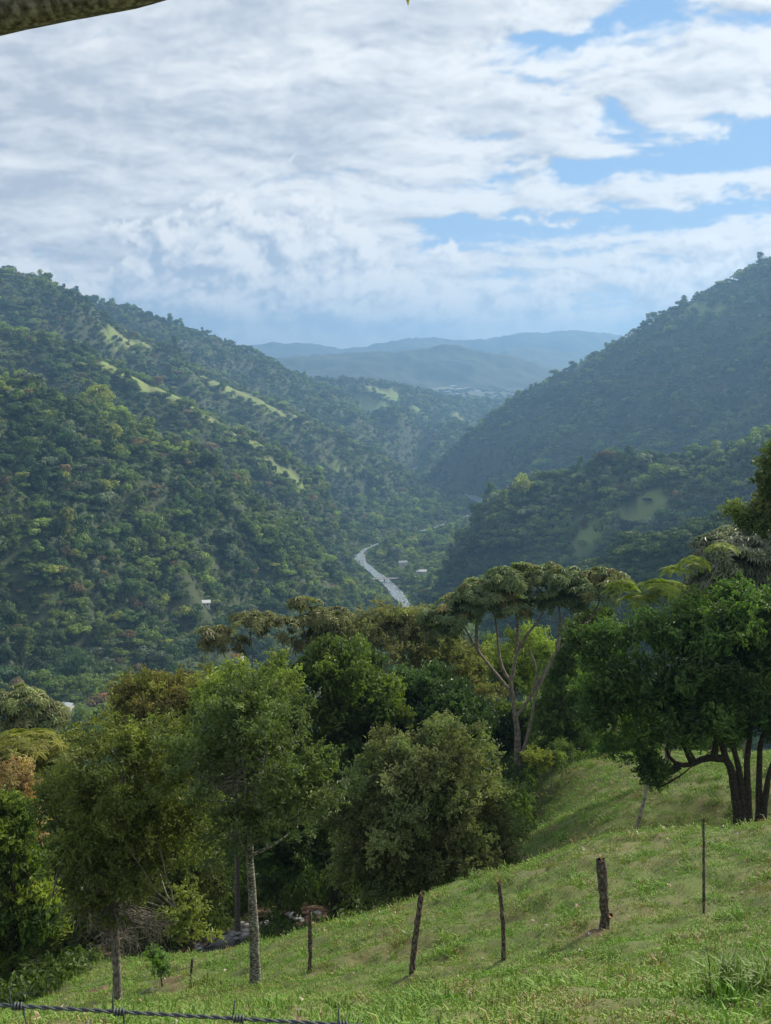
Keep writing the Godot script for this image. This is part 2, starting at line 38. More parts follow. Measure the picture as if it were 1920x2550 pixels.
	{"label": "tall umbrella-crowned tree with forked pale trunk and bronze leaf tips", "stems": [[Vector3(8.92, -29.63, -71.00), Vector3(8.88, -25.51, -71.00), Vector3(8.70, -24.02, -71.00), Vector3(8.49, -22.57, -71.00), Vector3(8.38, -21.61, -71.00)], [Vector3(8.77, -24.21, -71.00), Vector3(9.37, -23.25, -71.00), Vector3(9.91, -22.38, -71.00), Vector3(10.54, -21.23, -71.00), Vector3(11.43, -19.57, -71.00), Vector3(12.51, -18.53, -71.00), Vector3(13.33, -16.89, -71.00)], [Vector3(8.99, -27.71, -70.80), Vector3(9.35, -26.05, -70.70), Vector3(9.71, -24.36, -70.60), Vector3(10.04, -22.44, -70.60), Vector3(11.20, -19.78, -70.70), Vector3(11.81, -17.52, -71.00)], [Vector3(8.39, -21.90, -71.00), Vector3(8.21, -22.19, -71.00), Vector3(7.35, -21.13, -71.00), Vector3(6.13, -19.57, -71.00), Vector3(5.19, -17.96, -71.00), Vector3(4.36, -17.36, -71.00)], [Vector3(8.38, -21.64, -71.00), Vector3(8.10, -21.39, -71.00), Vector3(7.62, -20.24, -71.00), Vector3(7.41, -18.34, -71.00), Vector3(7.14, -16.83, -71.00)], [Vector3(8.38, -21.61, -71.00), Vector3(8.47, -21.39, -71.00), Vector3(8.72, -19.86, -71.00), Vector3(9.38, -18.53, -71.00), Vector3(10.27, -17.30, -71.00), Vector3(10.61, -15.95, -71.00)], [Vector3(9.91, -22.38, -71.00), Vector3(10.11, -21.51, -71.00), Vector3(9.97, -20.56, -71.00), Vector3(9.61, -19.57, -71.00)], [Vector3(8.72, -19.86, -71.00), Vector3(8.76, -18.15, -71.00), Vector3(8.53, -15.95, -71.00)], [Vector3(11.43, -19.57, -71.00), Vector3(11.57, -17.84, -71.00), Vector3(11.37, -15.64, -71.00)], [Vector3(6.13, -19.57, -71.00), Vector3(6.05, -17.84, -71.00), Vector3(6.49, -16.27, -71.00)], [Vector3(12.51, -18.53, -71.00), Vector3(13.71, -17.21, -71.00), Vector3(14.28, -15.80, -71.00)]], "crowns": [[Vector3(4.36, -17.36, -71.00), Vector3(2.10, 0.72, 1.89)], [Vector3(5.42, -16.64, -71.00), Vector3(1.80, 0.72, 1.62)], [Vector3(6.73, -15.95, -71.00), Vector3(2.10, 1.02, 1.89)], [Vector3(8.55, -14.96, -71.00), Vector3(2.10, 1.02, 1.89)], [Vector3(10.87, -14.89, -71.00), Vector3(2.22, 1.02, 1.99)], [Vector3(13.24, -15.64, -71.00), Vector3(2.33, 1.14, 2.10)], [Vector3(14.80, -14.77, -71.00), Vector3(1.26, 0.72, 1.13)], [Vector3(3.53, -18.40, -71.00), Vector3(1.08, 0.60, 0.97)], [Vector3(8.18, -16.64, -71.00), Vector3(1.98, 0.54, 1.78)], [Vector3(11.85, -16.42, -71.00), Vector3(1.80, 0.54, 1.62)]], "style": "palmate", "tint": Color(0.060, 0.080, 0.034), "radius": 0.3, "tint2": Color(0.105, 0.082, 0.028), "mix": 0.02, "lobe": 0.62, "spray": 1.31, "dense": 0.95, "flat": 0.55, "bark": "pale_bark", "side_radius": 0.42, "taper": 0.35, "name": "umbrella_tree", "scatter": 0.48, "limbs": 0.25},
	{"label": "big dark-leaved tree with several trunks and a low horizontal limb on the far grass slope", "stems": [[Vector3(14.64, -19.31, -43.00), Vector3(14.21, -17.13, -43.00), Vector3(13.93, -16.39, -43.00), Vector3(13.56, -15.31, -43.00), Vector3(13.25, -13.30, -43.00)], [Vector3(14.83, -19.31, -43.00), Vector3(14.53, -17.13, -43.00), Vector3(14.04, -15.31, -43.00), Vector3(13.60, -12.72, -43.00)], [Vector3(15.02, -19.31, -43.00), Vector3(14.81, -16.89, -43.00), Vector3(14.84, -15.64, -43.00), Vector3(15.10, -12.72, -43.00)], [Vector3(15.50, -19.28, -43.30), Vector3(15.42, -16.51, -43.30), Vector3(15.35, -15.64, -43.00), Vector3(16.06, -13.30, -43.00)], [Vector3(15.62, -19.23, -43.20), Vector3(15.76, -16.89, -43.00), Vector3(16.37, -15.64, -43.00)], [Vector3(13.99, -16.43, -43.00), Vector3(13.08, -16.39, -43.00), Vector3(12.62, -16.63, -43.00), Vector3(12.15, -16.69, -43.00), Vector3(11.66, -16.43, -43.00), Vector3(11.47, -15.94, -43.00)], [Vector3(12.56, -16.53, -43.00), Vector3(12.10, -15.61, -43.00), Vector3(11.81, -14.86, -43.00)], [Vector3(12.03, -16.71, -43.00), Vector3(11.41, -17.19, -43.00), Vector3(11.14, -17.66, -43.00)], [Vector3(13.39, -16.43, -43.00), Vector3(13.45, -15.64, -43.00), Vector3(12.94, -14.86, -43.00)]], "crowns": [[Vector3(11.54, -12.72, -43.00), Vector3(3.08, 2.08, 2.77)], [Vector3(14.04, -12.14, -43.00), Vector3(2.54, 2.54, 2.28)], [Vector3(15.52, -13.69, -43.00), Vector3(2.18, 1.90, 1.96)], [Vector3(10.21, -14.86, -43.00), Vector3(1.90, 1.45, 1.71)], [Vector3(12.57, -14.86, -43.00), Vector3(1.99, 0.94, 1.79)], [Vector3(9.22, -13.30, -43.00), Vector3(1.45, 1.45, 1.31)], [Vector3(11.22, -16.73, -43.00), Vector3(0.73, 0.47, 0.65)], [Vector3(10.13, -16.43, -43.00), Vector3(0.94, 0.47, 0.85)], [Vector3(15.18, -10.61, -43.00), Vector3(1.45, 1.27, 1.31)], [Vector3(8.71, -11.76, -43.00), Vector3(1.09, 0.87, 0.98)], [Vector3(13.66, -14.08, -43.00), Vector3(2.36, 1.09, 2.12)], [Vector3(16.17, -11.76, -43.00), Vector3(1.81, 2.72, 1.63)], [Vector3(12.76, -10.42, -43.00), Vector3(1.63, 0.82, 1.47)]], "style": "oval", "tint": Color(0.030, 0.054, 0.017), "radius": 0.21, "tint2": Color(0.070, 0.108, 0.028), "mix": 0.2, "lobe": 0.6, "spray": 1.19, "dense": 0.62, "lobes": 0.6, "droop": 0.25, "bark": "dark_bark", "side_radius": 0.8, "taper": 0.35, "name": "many_trunked_tree", "limbs": 0.2},
	{"label": "silvery large-leaved tree crowning above the big dark tree", "stems": [[Vector3(19.65, -24.95, -57.00), Vector3(19.38, -18.15, -57.00), Vector3(19.07, -13.56, -57.00), Vector3(18.76, -11.31, -57.00)], [Vector3(19.14, -14.07, -57.00), Vector3(19.80, -12.56, -57.00), Vector3(20.07, -10.56, -57.00)], [Vector3(19.15, -14.32, -57.00), Vector3(17.86, -13.06, -57.00), Vector3(17.46, -12.31, -57.00)]], "crowns": [[Vector3(18.72, -10.31, -57.00), Vector3(2.11, 1.06, 1.90)], [Vector3(19.78, -12.01, -57.00), Vector3(1.80, 1.25, 1.62)], [Vector3(17.46, -12.26, -57.00), Vector3(1.25, 0.87, 1.12)], [Vector3(20.14, -9.52, -57.00), Vector3(1.32, 1.06, 1.19)], [Vector3(19.60, -13.36, -57.00), Vector3(1.54, 0.87, 1.38)], [Vector3(21.20, -11.06, -57.00), Vector3(1.44, 2.16, 1.30)], [Vector3(17.66, -11.11, -57.00), Vector3(1.59, 0.82, 1.43)], [Vector3(19.07, -12.68, -57.00), Vector3(2.16, 1.08, 1.95)]], "style": "palmate", "tint": Color(0.082, 0.092, 0.060), "radius": 0.2, "tint2": Color(0.075, 0.085, 0.050), "lobe": 0.62, "spray": 1.25, "dense": 0.95, "flat": 0.6, "bark": "grey_bark", "leaf": "glossy_leaf", "name": "silvery_tree", "scatter": 0.95},
	{"label": "tall narrow olive tree standing at the right edge above the silvery tree", "stems": [[Vector3(18.24, -20.79, -48.00), Vector3(17.84, -13.13, -48.00), Vector3(17.39, -6.82, -48.00), Vector3(17.17, -3.95, -48.00)]], "crowns": [[Vector3(17.11, -4.46, -48.00), Vector3(0.40, 0.89, 0.36)], [Vector3(17.11, -5.99, -48.00), Vector3(0.61, 0.85, 0.55)], [Vector3(16.51, -7.13, -48.00), Vector3(0.93, 0.57, 0.84)], [Vector3(15.90, -7.19, -48.00), Vector3(0.61, 0.49, 0.55)], [Vector3(17.54, -7.23, -48.00), Vector3(1.21, 1.01, 1.09)], [Vector3(17.63, -5.17, -48.00), Vector3(0.73, 1.42, 0.66)]], "style": "oval", "tint": Color(0.048, 0.068, 0.020), "radius": 0.16, "tint2": Color(0.080, 0.085, 0.026), "lobe": 0.42, "spray": 1.06, "dense": 0.6, "droop": 0.3, "bark": "grey_bark", "name": "narrow_tree"},
	{"label": "bright lime tree with feathery fronds in front of the light woods", "stems": [[Vector3(14.22, -21.72, -53.00), Vector3(14.04, -15.68, -53.00), Vector3(13.87, -12.14, -53.00)], [Vector3(13.98, -14.49, -53.00), Vector3(12.86, -12.84, -53.00), Vector3(12.50, -12.26, -53.00)], [Vector3(13.96, -14.02, -53.00), Vector3(14.54, -11.91, -53.00), Vector3(14.73, -10.75, -53.00)], [Vector3(13.95, -13.78, -53.00), Vector3(15.88, -11.21, -53.00), Vector3(16.50, -9.59, -53.00)]], "crowns": [[Vector3(13.84, -11.49, -53.00), Vector3(1.34, 0.31, 1.21)], [Vector3(12.50, -12.10, -53.00), Vector3(0.94, 0.31, 0.84)], [Vector3(14.31, -10.56, -53.00), Vector3(0.58, 0.16, 0.52)], [Vector3(16.49, -9.41, -53.00), Vector3(0.58, 0.16, 0.52)], [Vector3(11.79, -11.40, -53.00), Vector3(0.76, 0.40, 0.68)], [Vector3(15.24, -12.14, -53.00), Vector3(1.12, 0.31, 1.01)], [Vector3(15.16, -10.17, -53.00), Vector3(0.67, 0.13, 0.60)]], "style": "frond", "tint": Color(0.100, 0.125, 0.016), "radius": 0.11, "tint2": Color(0.070, 0.092, 0.018), "lobe": 0.45, "spray": 0.72, "dense": 0.75, "flat": 0.4, "bark": "grey_bark", "name": "frond_tree", "scatter": 0.28},
	{"label": "light green tree seen through the fork of the umbrella tree", "stems": [[Vector3(10.38, -36.07, -88.00), Vector3(10.21, -30.01, -88.00), Vector3(10.20, -24.85, -88.00)], [Vector3(10.21, -30.01, -88.00), Vector3(8.32, -26.82, -88.00), Vector3(7.92, -25.24, -88.00)]], "crowns": [[Vector3(8.69, -25.64, -88.00), Vector3(2.78, 1.56, 2.50)], [Vector3(12.10, -24.26, -88.00), Vector3(2.60, 1.26, 2.34)], [Vector3(11.00, -26.82, -88.00), Vector3(2.60, 1.48, 2.34)]], "style": "small", "tint": Color(0.090, 0.120, 0.024), "radius": 0.16, "tint2": Color(0.125, 0.145, 0.030), "lobe": 0.8, "spray": 2.25, "dense": 0.5, "bark": "grey_bark", "name": "light_tree", "group": "trees in the gully below the pasture"},
	{"label": "brown-tinged tree left of the umbrella tree's trunk", "stems": [[Vector3(6.28, -34.65, -80.00), Vector3(6.13, -27.65, -80.00), Vector3(5.99, -23.67, -80.00)], [Vector3(6.14, -28.37, -80.00), Vector3(4.78, -24.75, -80.00), Vector3(4.42, -23.31, -80.00)]], "crowns": [[Vector3(5.81, -23.85, -80.00), Vector3(1.89, 1.69, 1.70)], [Vector3(4.41, -22.59, -80.00), Vector3(1.48, 1.21, 1.34)], [Vector3(6.89, -26.19, -80.00), Vector3(1.69, 1.55, 1.52)]], "style": "small", "tint": Color(0.085, 0.078, 0.036), "radius": 0.14, "tint2": Color(0.070, 0.085, 0.030), "lobe": 0.7, "spray": 2.0, "dense": 0.5, "bark": "grey_bark", "name": "brown_tree", "group": "trees in the gully below the pasture"},
	{"label": "mid-green tree between the umbrella tree and the big dark tree", "stems": [[Vector3(13.16, -31.02, -74.00), Vector3(12.94, -25.57, -74.00), Vector3(12.95, -22.22, -74.00)], [Vector3(12.94, -25.91, -74.00), Vector3(11.54, -24.23, -74.00), Vector3(11.20, -23.22, -74.00)]], "crowns": [[Vector3(13.12, -22.56, -74.00), Vector3(2.00, 2.00, 1.80)], [Vector3(12.06, -25.57, -74.00), Vector3(2.18, 1.87, 1.97)], [Vector3(14.31, -18.92, -74.00), Vector3(1.62, 1.44, 1.46)], [Vector3(14.16, -25.24, -74.00), Vector3(1.87, 1.87, 1.68)], [Vector3(13.39, -20.57, -74.00), Vector3(1.56, 1.25, 1.40)]], "style": "oval", "tint": Color(0.045, 0.072, 0.020), "radius": 0.15, "tint2": Color(0.085, 0.120, 0.030), "lobe": 0.7, "spray": 1.69, "dense": 0.6, "bark": "grey_bark", "name": "mid_green_tree", "group": "trees in the gully below the pasture"},
	{"label": "olive tree closing the top of the far grass slope", "stems": [[Vector3(18.99, -37.71, -92.00), Vector3(18.97, -34.31, -92.00), Vector3(18.82, -31.79, -92.00)]], "crowns": [[Vector3(18.42, -31.79, -92.00), Vector3(2.56, 2.17, 2.30)], [Vector3(20.67, -33.05, -92.00), Vector3(2.17, 1.71, 1.95)], [Vector3(16.45, -33.47, -92.00), Vector3(1.94, 1.55, 1.75)]], "style": "small", "tint": Color(0.056, 0.072, 0.022), "radius": 0.14, "tint2": Color(0.080, 0.090, 0.030), "lobe": 0.8, "spray": 2.25, "dense": 0.6, "bark": "grey_bark", "name": "olive_tree", "group": "trees in the gully below the pasture"},
	{"label": "deep green tree at the head of the far grass slope behind the horizontal limb", "stems": [[Vector3(21.77, -33.65, -84.00), Vector3(21.73, -30.56, -84.00), Vector3(21.57, -28.26, -84.00)]], "crowns": [[Vector3(21.27, -29.99, -84.00), Vector3(2.12, 1.77, 1.91)], [Vector3(23.50, -30.56, -84.00), Vector3(1.98, 1.56, 1.78)], [Vector3(20.21, -31.33, -84.00), Vector3(1.42, 1.06, 1.27)], [Vector3(25.73, -30.95, -84.00), Vector3(2.12, 1.42, 1.91)]], "style": "oval", "tint": Color(0.040, 0.060, 0.020), "radius": 0.14, "tint2": Color(0.070, 0.090, 0.030), "lobe": 0.8, "spray": 2.0, "dense": 0.6, "bark": "dark_bark", "name": "dark_tree", "group": "trees in the gully below the pasture"},
	{"label": "shadowy low tree at the foot of the umbrella tree", "stems": [[Vector3(7.86, -34.15, -78.00), Vector3(7.87, -30.53, -78.00), Vector3(7.94, -27.67, -78.00)]], "crowns": [[Vector3(7.78, -28.38, -78.00), Vector3(1.84, 1.97, 1.66)], [Vector3(11.22, -29.09, -78.00), Vector3(1.97, 1.51, 1.78)], [Vector3(9.47, -26.95, -78.00), Vector3(1.97, 1.32, 1.78)], [Vector3(5.74, -29.81, -78.00), Vector3(1.64, 1.64, 1.48)]], "style": "oval", "tint": Color(0.034, 0.050, 0.018), "radius": 0.12, "tint2": Color(0.055, 0.075, 0.020), "lobe": 0.7, "spray": 1.75, "dense": 0.6, "bark": "dark_bark", "name": "low_tree", "group": "trees in the gully below the pasture"},
	{"label": "dark tree in the shade behind the slender tree", "stems": [[Vector3(-8.32, -25.54, -44.00), Vector3(-8.17, -22.16, -44.00), Vector3(-8.07, -19.67, -44.00)], [Vector3(-8.17, -22.16, -44.00), Vector3(-8.90, -21.33, -44.00), Vector3(-9.28, -20.91, -44.00)]], "crowns": [[Vector3(-7.98, -19.88, -44.00), Vector3(1.30, 1.48, 1.17)], [Vector3(-9.11, -21.75, -44.00), Vector3(1.22, 1.11, 1.10)], [Vector3(-7.45, -22.16, -44.00), Vector3(0.96, 1.11, 0.87)], [Vector3(-9.94, -23.21, -44.00), Vector3(0.93, 0.74, 0.83)]], "style": "small", "tint": Color(0.036, 0.048, 0.016), "radius": 0.14, "tint2": Color(0.055, 0.065, 0.020), "lobe": 0.6, "spray": 1.38, "dense": 0.65, "bark": "dark_bark", "name": "shaded_tree", "group": "trees in the gully below the pasture"},
	{"label": "dark drooping tree above the bare red bank", "stems": [[Vector3(-2.50, -27.34, -50.00), Vector3(-2.53, -24.71, -50.00), Vector3(-2.96, -22.82, -50.00)], [Vector3(-2.53, -24.95, -50.00), Vector3(-4.08, -23.29, -50.00), Vector3(-4.51, -22.59, -50.00)]], "crowns": [[Vector3(-4.18, -22.82, -50.00), Vector3(1.35, 1.48, 1.21)], [Vector3(-2.97, -24.24, -50.00), Vector3(1.10, 0.97, 0.99)], [Vector3(-4.99, -24.95, -50.00), Vector3(0.84, 0.72, 0.76)], [Vector3(-2.29, -22.82, -50.00), Vector3(1.05, 1.26, 0.95)], [Vector3(-6.08, -23.53, -50.00), Vector3(0.84, 1.26, 0.76)]], "style": "oval", "tint": Color(0.024, 0.042, 0.015), "radius": 0.2, "tint2": Color(0.045, 0.065, 0.018), "lobe": 0.65, "spray": 1.25, "dense": 0.7, "droop": 0.3, "bark": "dark_bark", "name": "drooping_tree", "group": "trees in the gully below the pasture"},
	{"label": "mid-green tree on the stream bank behind the slender tree's left side", "stems": [[Vector3(-14.80, -28.89, -47.00), Vector3(-14.67, -24.80, -47.00), Vector3(-14.68, -21.01, -47.00)], [Vector3(-14.67, -24.80, -47.00), Vector3(-13.93, -23.23, -47.00), Vector3(-13.69, -22.34, -47.00)]], "crowns": [[Vector3(-14.83, -19.70, -47.00), Vector3(1.23, 1.09, 1.11)], [Vector3(-14.31, -22.12, -47.00), Vector3(1.39, 1.59, 1.25)], [Vector3(-15.45, -24.35, -47.00), Vector3(1.39, 1.39, 1.25)], [Vector3(-13.91, -25.47, -47.00), Vector3(0.99, 0.87, 0.89)], [Vector3(-15.75, -26.38, -47.00), Vector3(0.99, 0.99, 0.89)]], "style": "small", "tint": Color(0.046, 0.064, 0.018), "radius": 0.15, "tint2": Color(0.075, 0.090, 0.024), "lobe": 0.6, "spray": 1.38, "dense": 0.65, "bark": "dark_bark", "name": "bank_tree", "group": "trees in the gully below the pasture"},
	{"label": "green tree behind the crown of the pale-trunked tree", "stems": [[Vector3(-6.88, -33.25, -66.00), Vector3(-6.88, -28.89, -66.00), Vector3(-6.77, -25.22, -66.00)], [Vector3(-6.88, -28.89, -66.00), Vector3(-4.46, -26.75, -66.00), Vector3(-4.16, -25.83, -66.00)]], "crowns": [[Vector3(-8.37, -25.22, -66.00), Vector3(1.95, 1.56, 1.75)], [Vector3(-5.61, -25.07, -66.00), Vector3(1.84, 1.56, 1.65)], [Vector3(-3.88, -26.59, -66.00), Vector3(1.56, 1.56, 1.40)], [Vector3(-6.22, -27.66, -66.00), Vector3(2.23, 1.39, 2.00)], [Vector3(-10.28, -26.44, -66.00), Vector3(1.67, 1.39, 1.50)]], "style": "small", "tint": Color(0.050, 0.068, 0.020), "radius": 0.16, "tint2": Color(0.075, 0.085, 0.025), "lobe": 0.75, "spray": 1.88, "dense": 0.6, "bark": "dark_bark", "name": "back_tree", "group": "trees in the gully below the pasture"},
	{"label": "dark shrub at the foot of the far grass slope", "stems": [[Vector3(5.17, -22.08, -46.00), Vector3(5.16, -21.00, -46.00), Vector3(5.08, -20.14, -46.00)]], "crowns": [[Vector3(5.09, -20.68, -46.00), Vector3(0.66, 0.81, 0.59)], [Vector3(5.44, -19.39, -46.00), Vector3(0.50, 0.54, 0.45)], [Vector3(5.67, -21.00, -46.00), Vector3(0.47, 0.50, 0.42)], [Vector3(4.67, -22.52, -46.00), Vector3(0.78, 0.58, 0.70)], [Vector3(4.06, -23.17, -46.00), Vector3(0.78, 0.50, 0.70)]], "style": "oval", "tint": Color(0.032, 0.052, 0.016), "radius": 0.06, "tint2": Color(0.060, 0.085, 0.020), "lobe": 0.4, "spray": 1.0, "dense": 0.7, "bark": "dark_bark", "name": "shrub", "category": "shrub"},
	{"label": "yellowish sapling on thin bare stems at the wood's edge", "stems": [[Vector3(9.63, -27.05, -66.00), Vector3(9.70, -26.14, -66.00), Vector3(9.62, -25.22, -66.00)], [Vector3(9.64, -26.32, -66.00), Vector3(9.89, -25.59, -66.00)]], "crowns": [[Vector3(9.59, -25.22, -66.00), Vector3(0.56, 0.39, 0.50)], [Vector3(9.83, -25.59, -66.00), Vector3(0.39, 0.33, 0.35)]], "style": "small", "tint": Color(0.115, 0.125, 0.030), "radius": 0.045, "lobe": 0.4, "spray": 1.25, "dense": 0.5, "bark": "grey_bark", "name": "sapling", "group": "saplings at the wood's edge"},
	{"label": "green sapling with straight stem beside the yellowish sapling", "stems": [[Vector3(10.57, -27.27, -67.00), Vector3(10.64, -26.47, -67.00), Vector3(10.56, -25.67, -67.00)], [Vector3(10.58, -26.63, -67.00), Vector3(10.84, -25.99, -67.00)]], "crowns": [[Vector3(10.53, -25.67, -67.00), Vector3(0.56, 0.40, 0.51)], [Vector3(10.78, -25.99, -67.00), Vector3(0.40, 0.34, 0.36)]], "style": "small", "tint": Color(0.070, 0.095, 0.026), "radius": 0.045, "lobe": 0.4, "spray": 1.25, "dense": 0.5, "bark": "grey_bark", "name": "sapling", "group": "saplings at the wood's edge"},
	{"label": "darker sapling nearest the slope of the wood's edge saplings", "stems": [[Vector3(11.38, -27.56, -68.00), Vector3(11.45, -26.46, -68.00), Vector3(11.36, -25.36, -68.00)], [Vector3(11.39, -26.68, -68.00), Vector3(11.64, -25.80, -68.00)]], "crowns": [[Vector3(11.33, -25.36, -68.00), Vector3(0.57, 0.40, 0.52)], [Vector3(11.58, -25.80, -68.00), Vector3(0.40, 0.34, 0.36)]], "style": "small", "tint": Color(0.045, 0.065, 0.020), "radius": 0.045, "lobe": 0.4, "spray": 1.25, "dense": 0.5, "bark": "grey_bark", "name": "sapling", "group": "saplings at the wood's edge"},
	{"label": "small leafy sapling with bent stem by the stream side of the pasture", "stems": [[Vector3(-6.01, -16.90, -27.50), Vector3(-6.06, -16.57, -27.50), Vector3(-6.16, -16.23, -27.50)]], "crowns": [[Vector3(-6.20, -16.10, -27.50), Vector3(0.19, 0.21, 0.17)], [Vector3(-6.02, -16.30, -27.50), Vector3(0.09, 0.09, 0.08)]], "style": "oval", "tint": Color(0.050, 0.085, 0.024), "radius": 0.028, "lobe": 0.16, "spray": 0.53, "dense": 0.7, "bark": "dark_bark", "name": "sapling"},
]
const STREAM := [Vector3(-14.07, -24.96, -40.00), Vector3(-12.53, -25.02, -41.00), Vector3(-10.58, -25.57, -43.00), Vector3(-8.56, -27.08, -47.00), Vector3(-6.87, -28.96, -53.00), Vector3(-5.55, -31.00, -58.00)]
const POSTS := [
	{"label": "thin tall stake with pointed pale top on the pasture", "foot": Vector3(6.20, -10.79, -20.00), "top": Vector3(6.10, -8.80, -20.00), "r": 0.03, "bark": "post_bark", "bend": Vector3(0.00, 0.00, 0.00), "tip": 0.7},
	{"label": "thickest post with freshly cut orange top and a sawn branch stub", "foot": Vector3(4.28, -11.15, -20.00), "top": Vector3(4.15, -9.70, -20.00), "r": 0.105, "bark": "post_bark", "bend": Vector3(0.03, 0.00, 0.00), "cut": true, "stub": true},
	{"label": "thin dark post with split top between two thicker posts", "foot": Vector3(2.25, -11.51, -19.50), "top": Vector3(2.14, -9.93, -19.50), "r": 0.045, "bark": "post_bark", "bend": Vector3(0.04, 0.00, 0.00), "cut": true},
	{"label": "leaning post with a pale cut top", "foot": Vector3(0.51, -12.20, -20.00), "top": Vector3(0.70, -10.57, -20.00), "r": 0.062, "bark": "post_bark", "bend": Vector3(-0.03, 0.00, 0.00), "cut": true},
	{"label": "straight dark post next to the pale-trunked tree", "foot": Vector3(-1.72, -13.81, -23.00), "top": Vector3(-1.69, -12.40, -23.00), "r": 0.05, "bark": "post_bark", "bend": Vector3(0.02, 0.00, 0.00)},
	{"label": "short thin leaning stake near the stream", "foot": Vector3(-5.06, -16.25, -26.00), "top": Vector3(-4.92, -15.30, -26.00), "r": 0.035, "bark": "post_bark", "bend": Vector3(0.02, 0.00, 0.00)},
	{"label": "weathered silver-grey split post leaning at the brow", "foot": Vector3(6.97, -13.97, -29.80), "top": Vector3(7.44, -12.30, -29.80), "r": 0.06, "bark": "grey_bark", "bend": Vector3(0.05, 0.00, 0.00), "tip": 0.8},
]
const WIRES := [[Vector3(-4.96, -15.47, -26.00), Vector3(-10.97, -16.86, -27.00), "thin fence wire running from the short leaning stake towards the stream"], [Vector3(13.90, -18.06, -41.00), Vector3(16.41, -16.80, -40.00), "thin fence wire running from the foot of the big dark tree"]]
const STICK := [Vector3(-6.55, -16.86, -27.00), Vector3(-6.09, -16.80, -27.50)]
const CLUMPS := [[-4.60, -25.40, 1.15, "tall", "tall lime-green grass clump beside the short leaning stake", true], [8.18, -29.00, 1.0, "tall", "tall bright grass clump on the brow below the broad-leaved plant", true], [6.69, -29.00, 1.3, "low", "low spreading grass clump on the brow left of the broad-leaved plant", true], [3.26, -9.60, 0.9, "tall", "long-bladed dark grass clump in the nearest grass", false], [1.16, -9.90, 0.6, "low", "small leafy clump in the nearest grass", true], [3.52, -9.40, 0.8, "tall", "grass clump with long arching blades beside the long-bladed clump", false], [2.38, -12.00, 0.5, "low", "small lime clump on the open slope below the thickest post", true], [-1.07, -28.50, 0.9, "low", "weedy clump on the edge of the pasture above the stream", true]]
const PLANT := Vector3(8.05, -14.04, -29.60)
const WIRE_LINE := [Vector3(-0.865, -0.670, -1.100), Vector3(1.098, -0.791, -1.100)]
const BARBS := [-0.729, -0.619, -0.508, -0.398, -0.289, -0.160, -0.046, 0.066, 0.179, 0.289, 0.405, 0.515]
const BOUGH := [Vector3(-1.311, 0.375, -1.600), Vector3(-0.855, 0.439, -1.600), Vector3(-0.531, 0.491, -1.600), Vector3(-0.442, 0.505, -1.600), Vector3(-0.288, 0.533, -1.600), Vector3(-0.084, 0.584, -1.600), Vector3(0.011, 0.625, -1.600)]
const LEAF_TIP := Vector3(0.031, 0.474, -1.600)

const HILL_LABELS := {
	"west_near": "near spur of the left valley side, wooded, running down to the river", "west_mid": "second spur of the left valley side with grassy crest",
	"west_high": "high third spur of the left valley side with pale pastures", "west_far": "far bluish ridge closing the left valley side",
	"centre": "low wooded hills in the valley mouth before the plain", "centre_low": "small rise with fields at the river bend",
	"east_high": "steep hazy wooded hill forming the right valley side", "east_near": "wooded spur on the right with a smooth grass clearing",
	"east_low": "low slope on the right covered in light green woods"}
const FOREST_LABELS := {
	"west_near": "forest covering the near spur of the left valley side", "west_mid": "forest on the second spur of the left valley side",
	"west_high": "forest on the high third spur of the left valley side", "west_far": "bluish forest on the far ridge of the left valley side",
	"centre": "forest on the low hills in the valley mouth", "centre_low": "woods on the small rise at the river bend",
	"east_high": "hazy blue-green forest on the steep right hill", "east_near": "dark forest on the right spur around the grass clearing",
	"east_low": "light green feathery woods on the low right slope"}
# open grass: from x, z to x, z, half width
const PASTURES := [[-471, -1885, -423, -1965, 14], [-328, -2040, -258, -2085, 19], [-250, -2088, -208, -2122, 15], [-187, -2134, -157, -2158, 9], [-357, -1427, -311, -1443, 14], [-290, -1450, -246, -1468, 15], [-246, -1468, -203, -1486, 14], [-182, -1494, -166, -1510, 11],
	[-166, -1462, -120, -1506, 9], [-113, -2080, -83, -2097, 9], [-77, -3475, 7, -3455, 26], [69, -3480, 129, -3522, 22], [248, -3700, 280, -3710, 30], [566, -2095, 597, -2015, 12],
	[182, -1006, 214, -1004, 12], [214, -1004, 244, -992, 11], [212, -1043, 246, -1024, 9], [-30, -3560, 40, -3590, 30]]
# x, z, radius kept free of trees: round houses, on the road, at the bridge
const CLEARINGS := [[-141, -838, 11], [-111, -796, 13], [-25, -938, 13], [-78, -1318, 15], [-51, -1048, 12], [46, -1418, 15], [24, -1492, 15], [-164, -616, 10], [-179, -597, 9], [-183, -580, 9],
	[-194, -588, 9], [-200, -600, 6], [-150, -655, 8], [-150, -640, 6], [4, -1388, 9], [28, -1205, 6], [10, -1500, 12],
	[186, -2235, 25], [190, -2200, 22], [192, -2170, 14], [60, -2770, 20], [55, -2735, 17]]
const ROAD := [Vector2(-262, -640), Vector2(-230, -615), Vector2(-205, -603), Vector2(-188, -596), Vector2(-172, -606), Vector2(-158, -630), Vector2(-150, -655), Vector2(-149, -680), Vector2(-140, -710)]
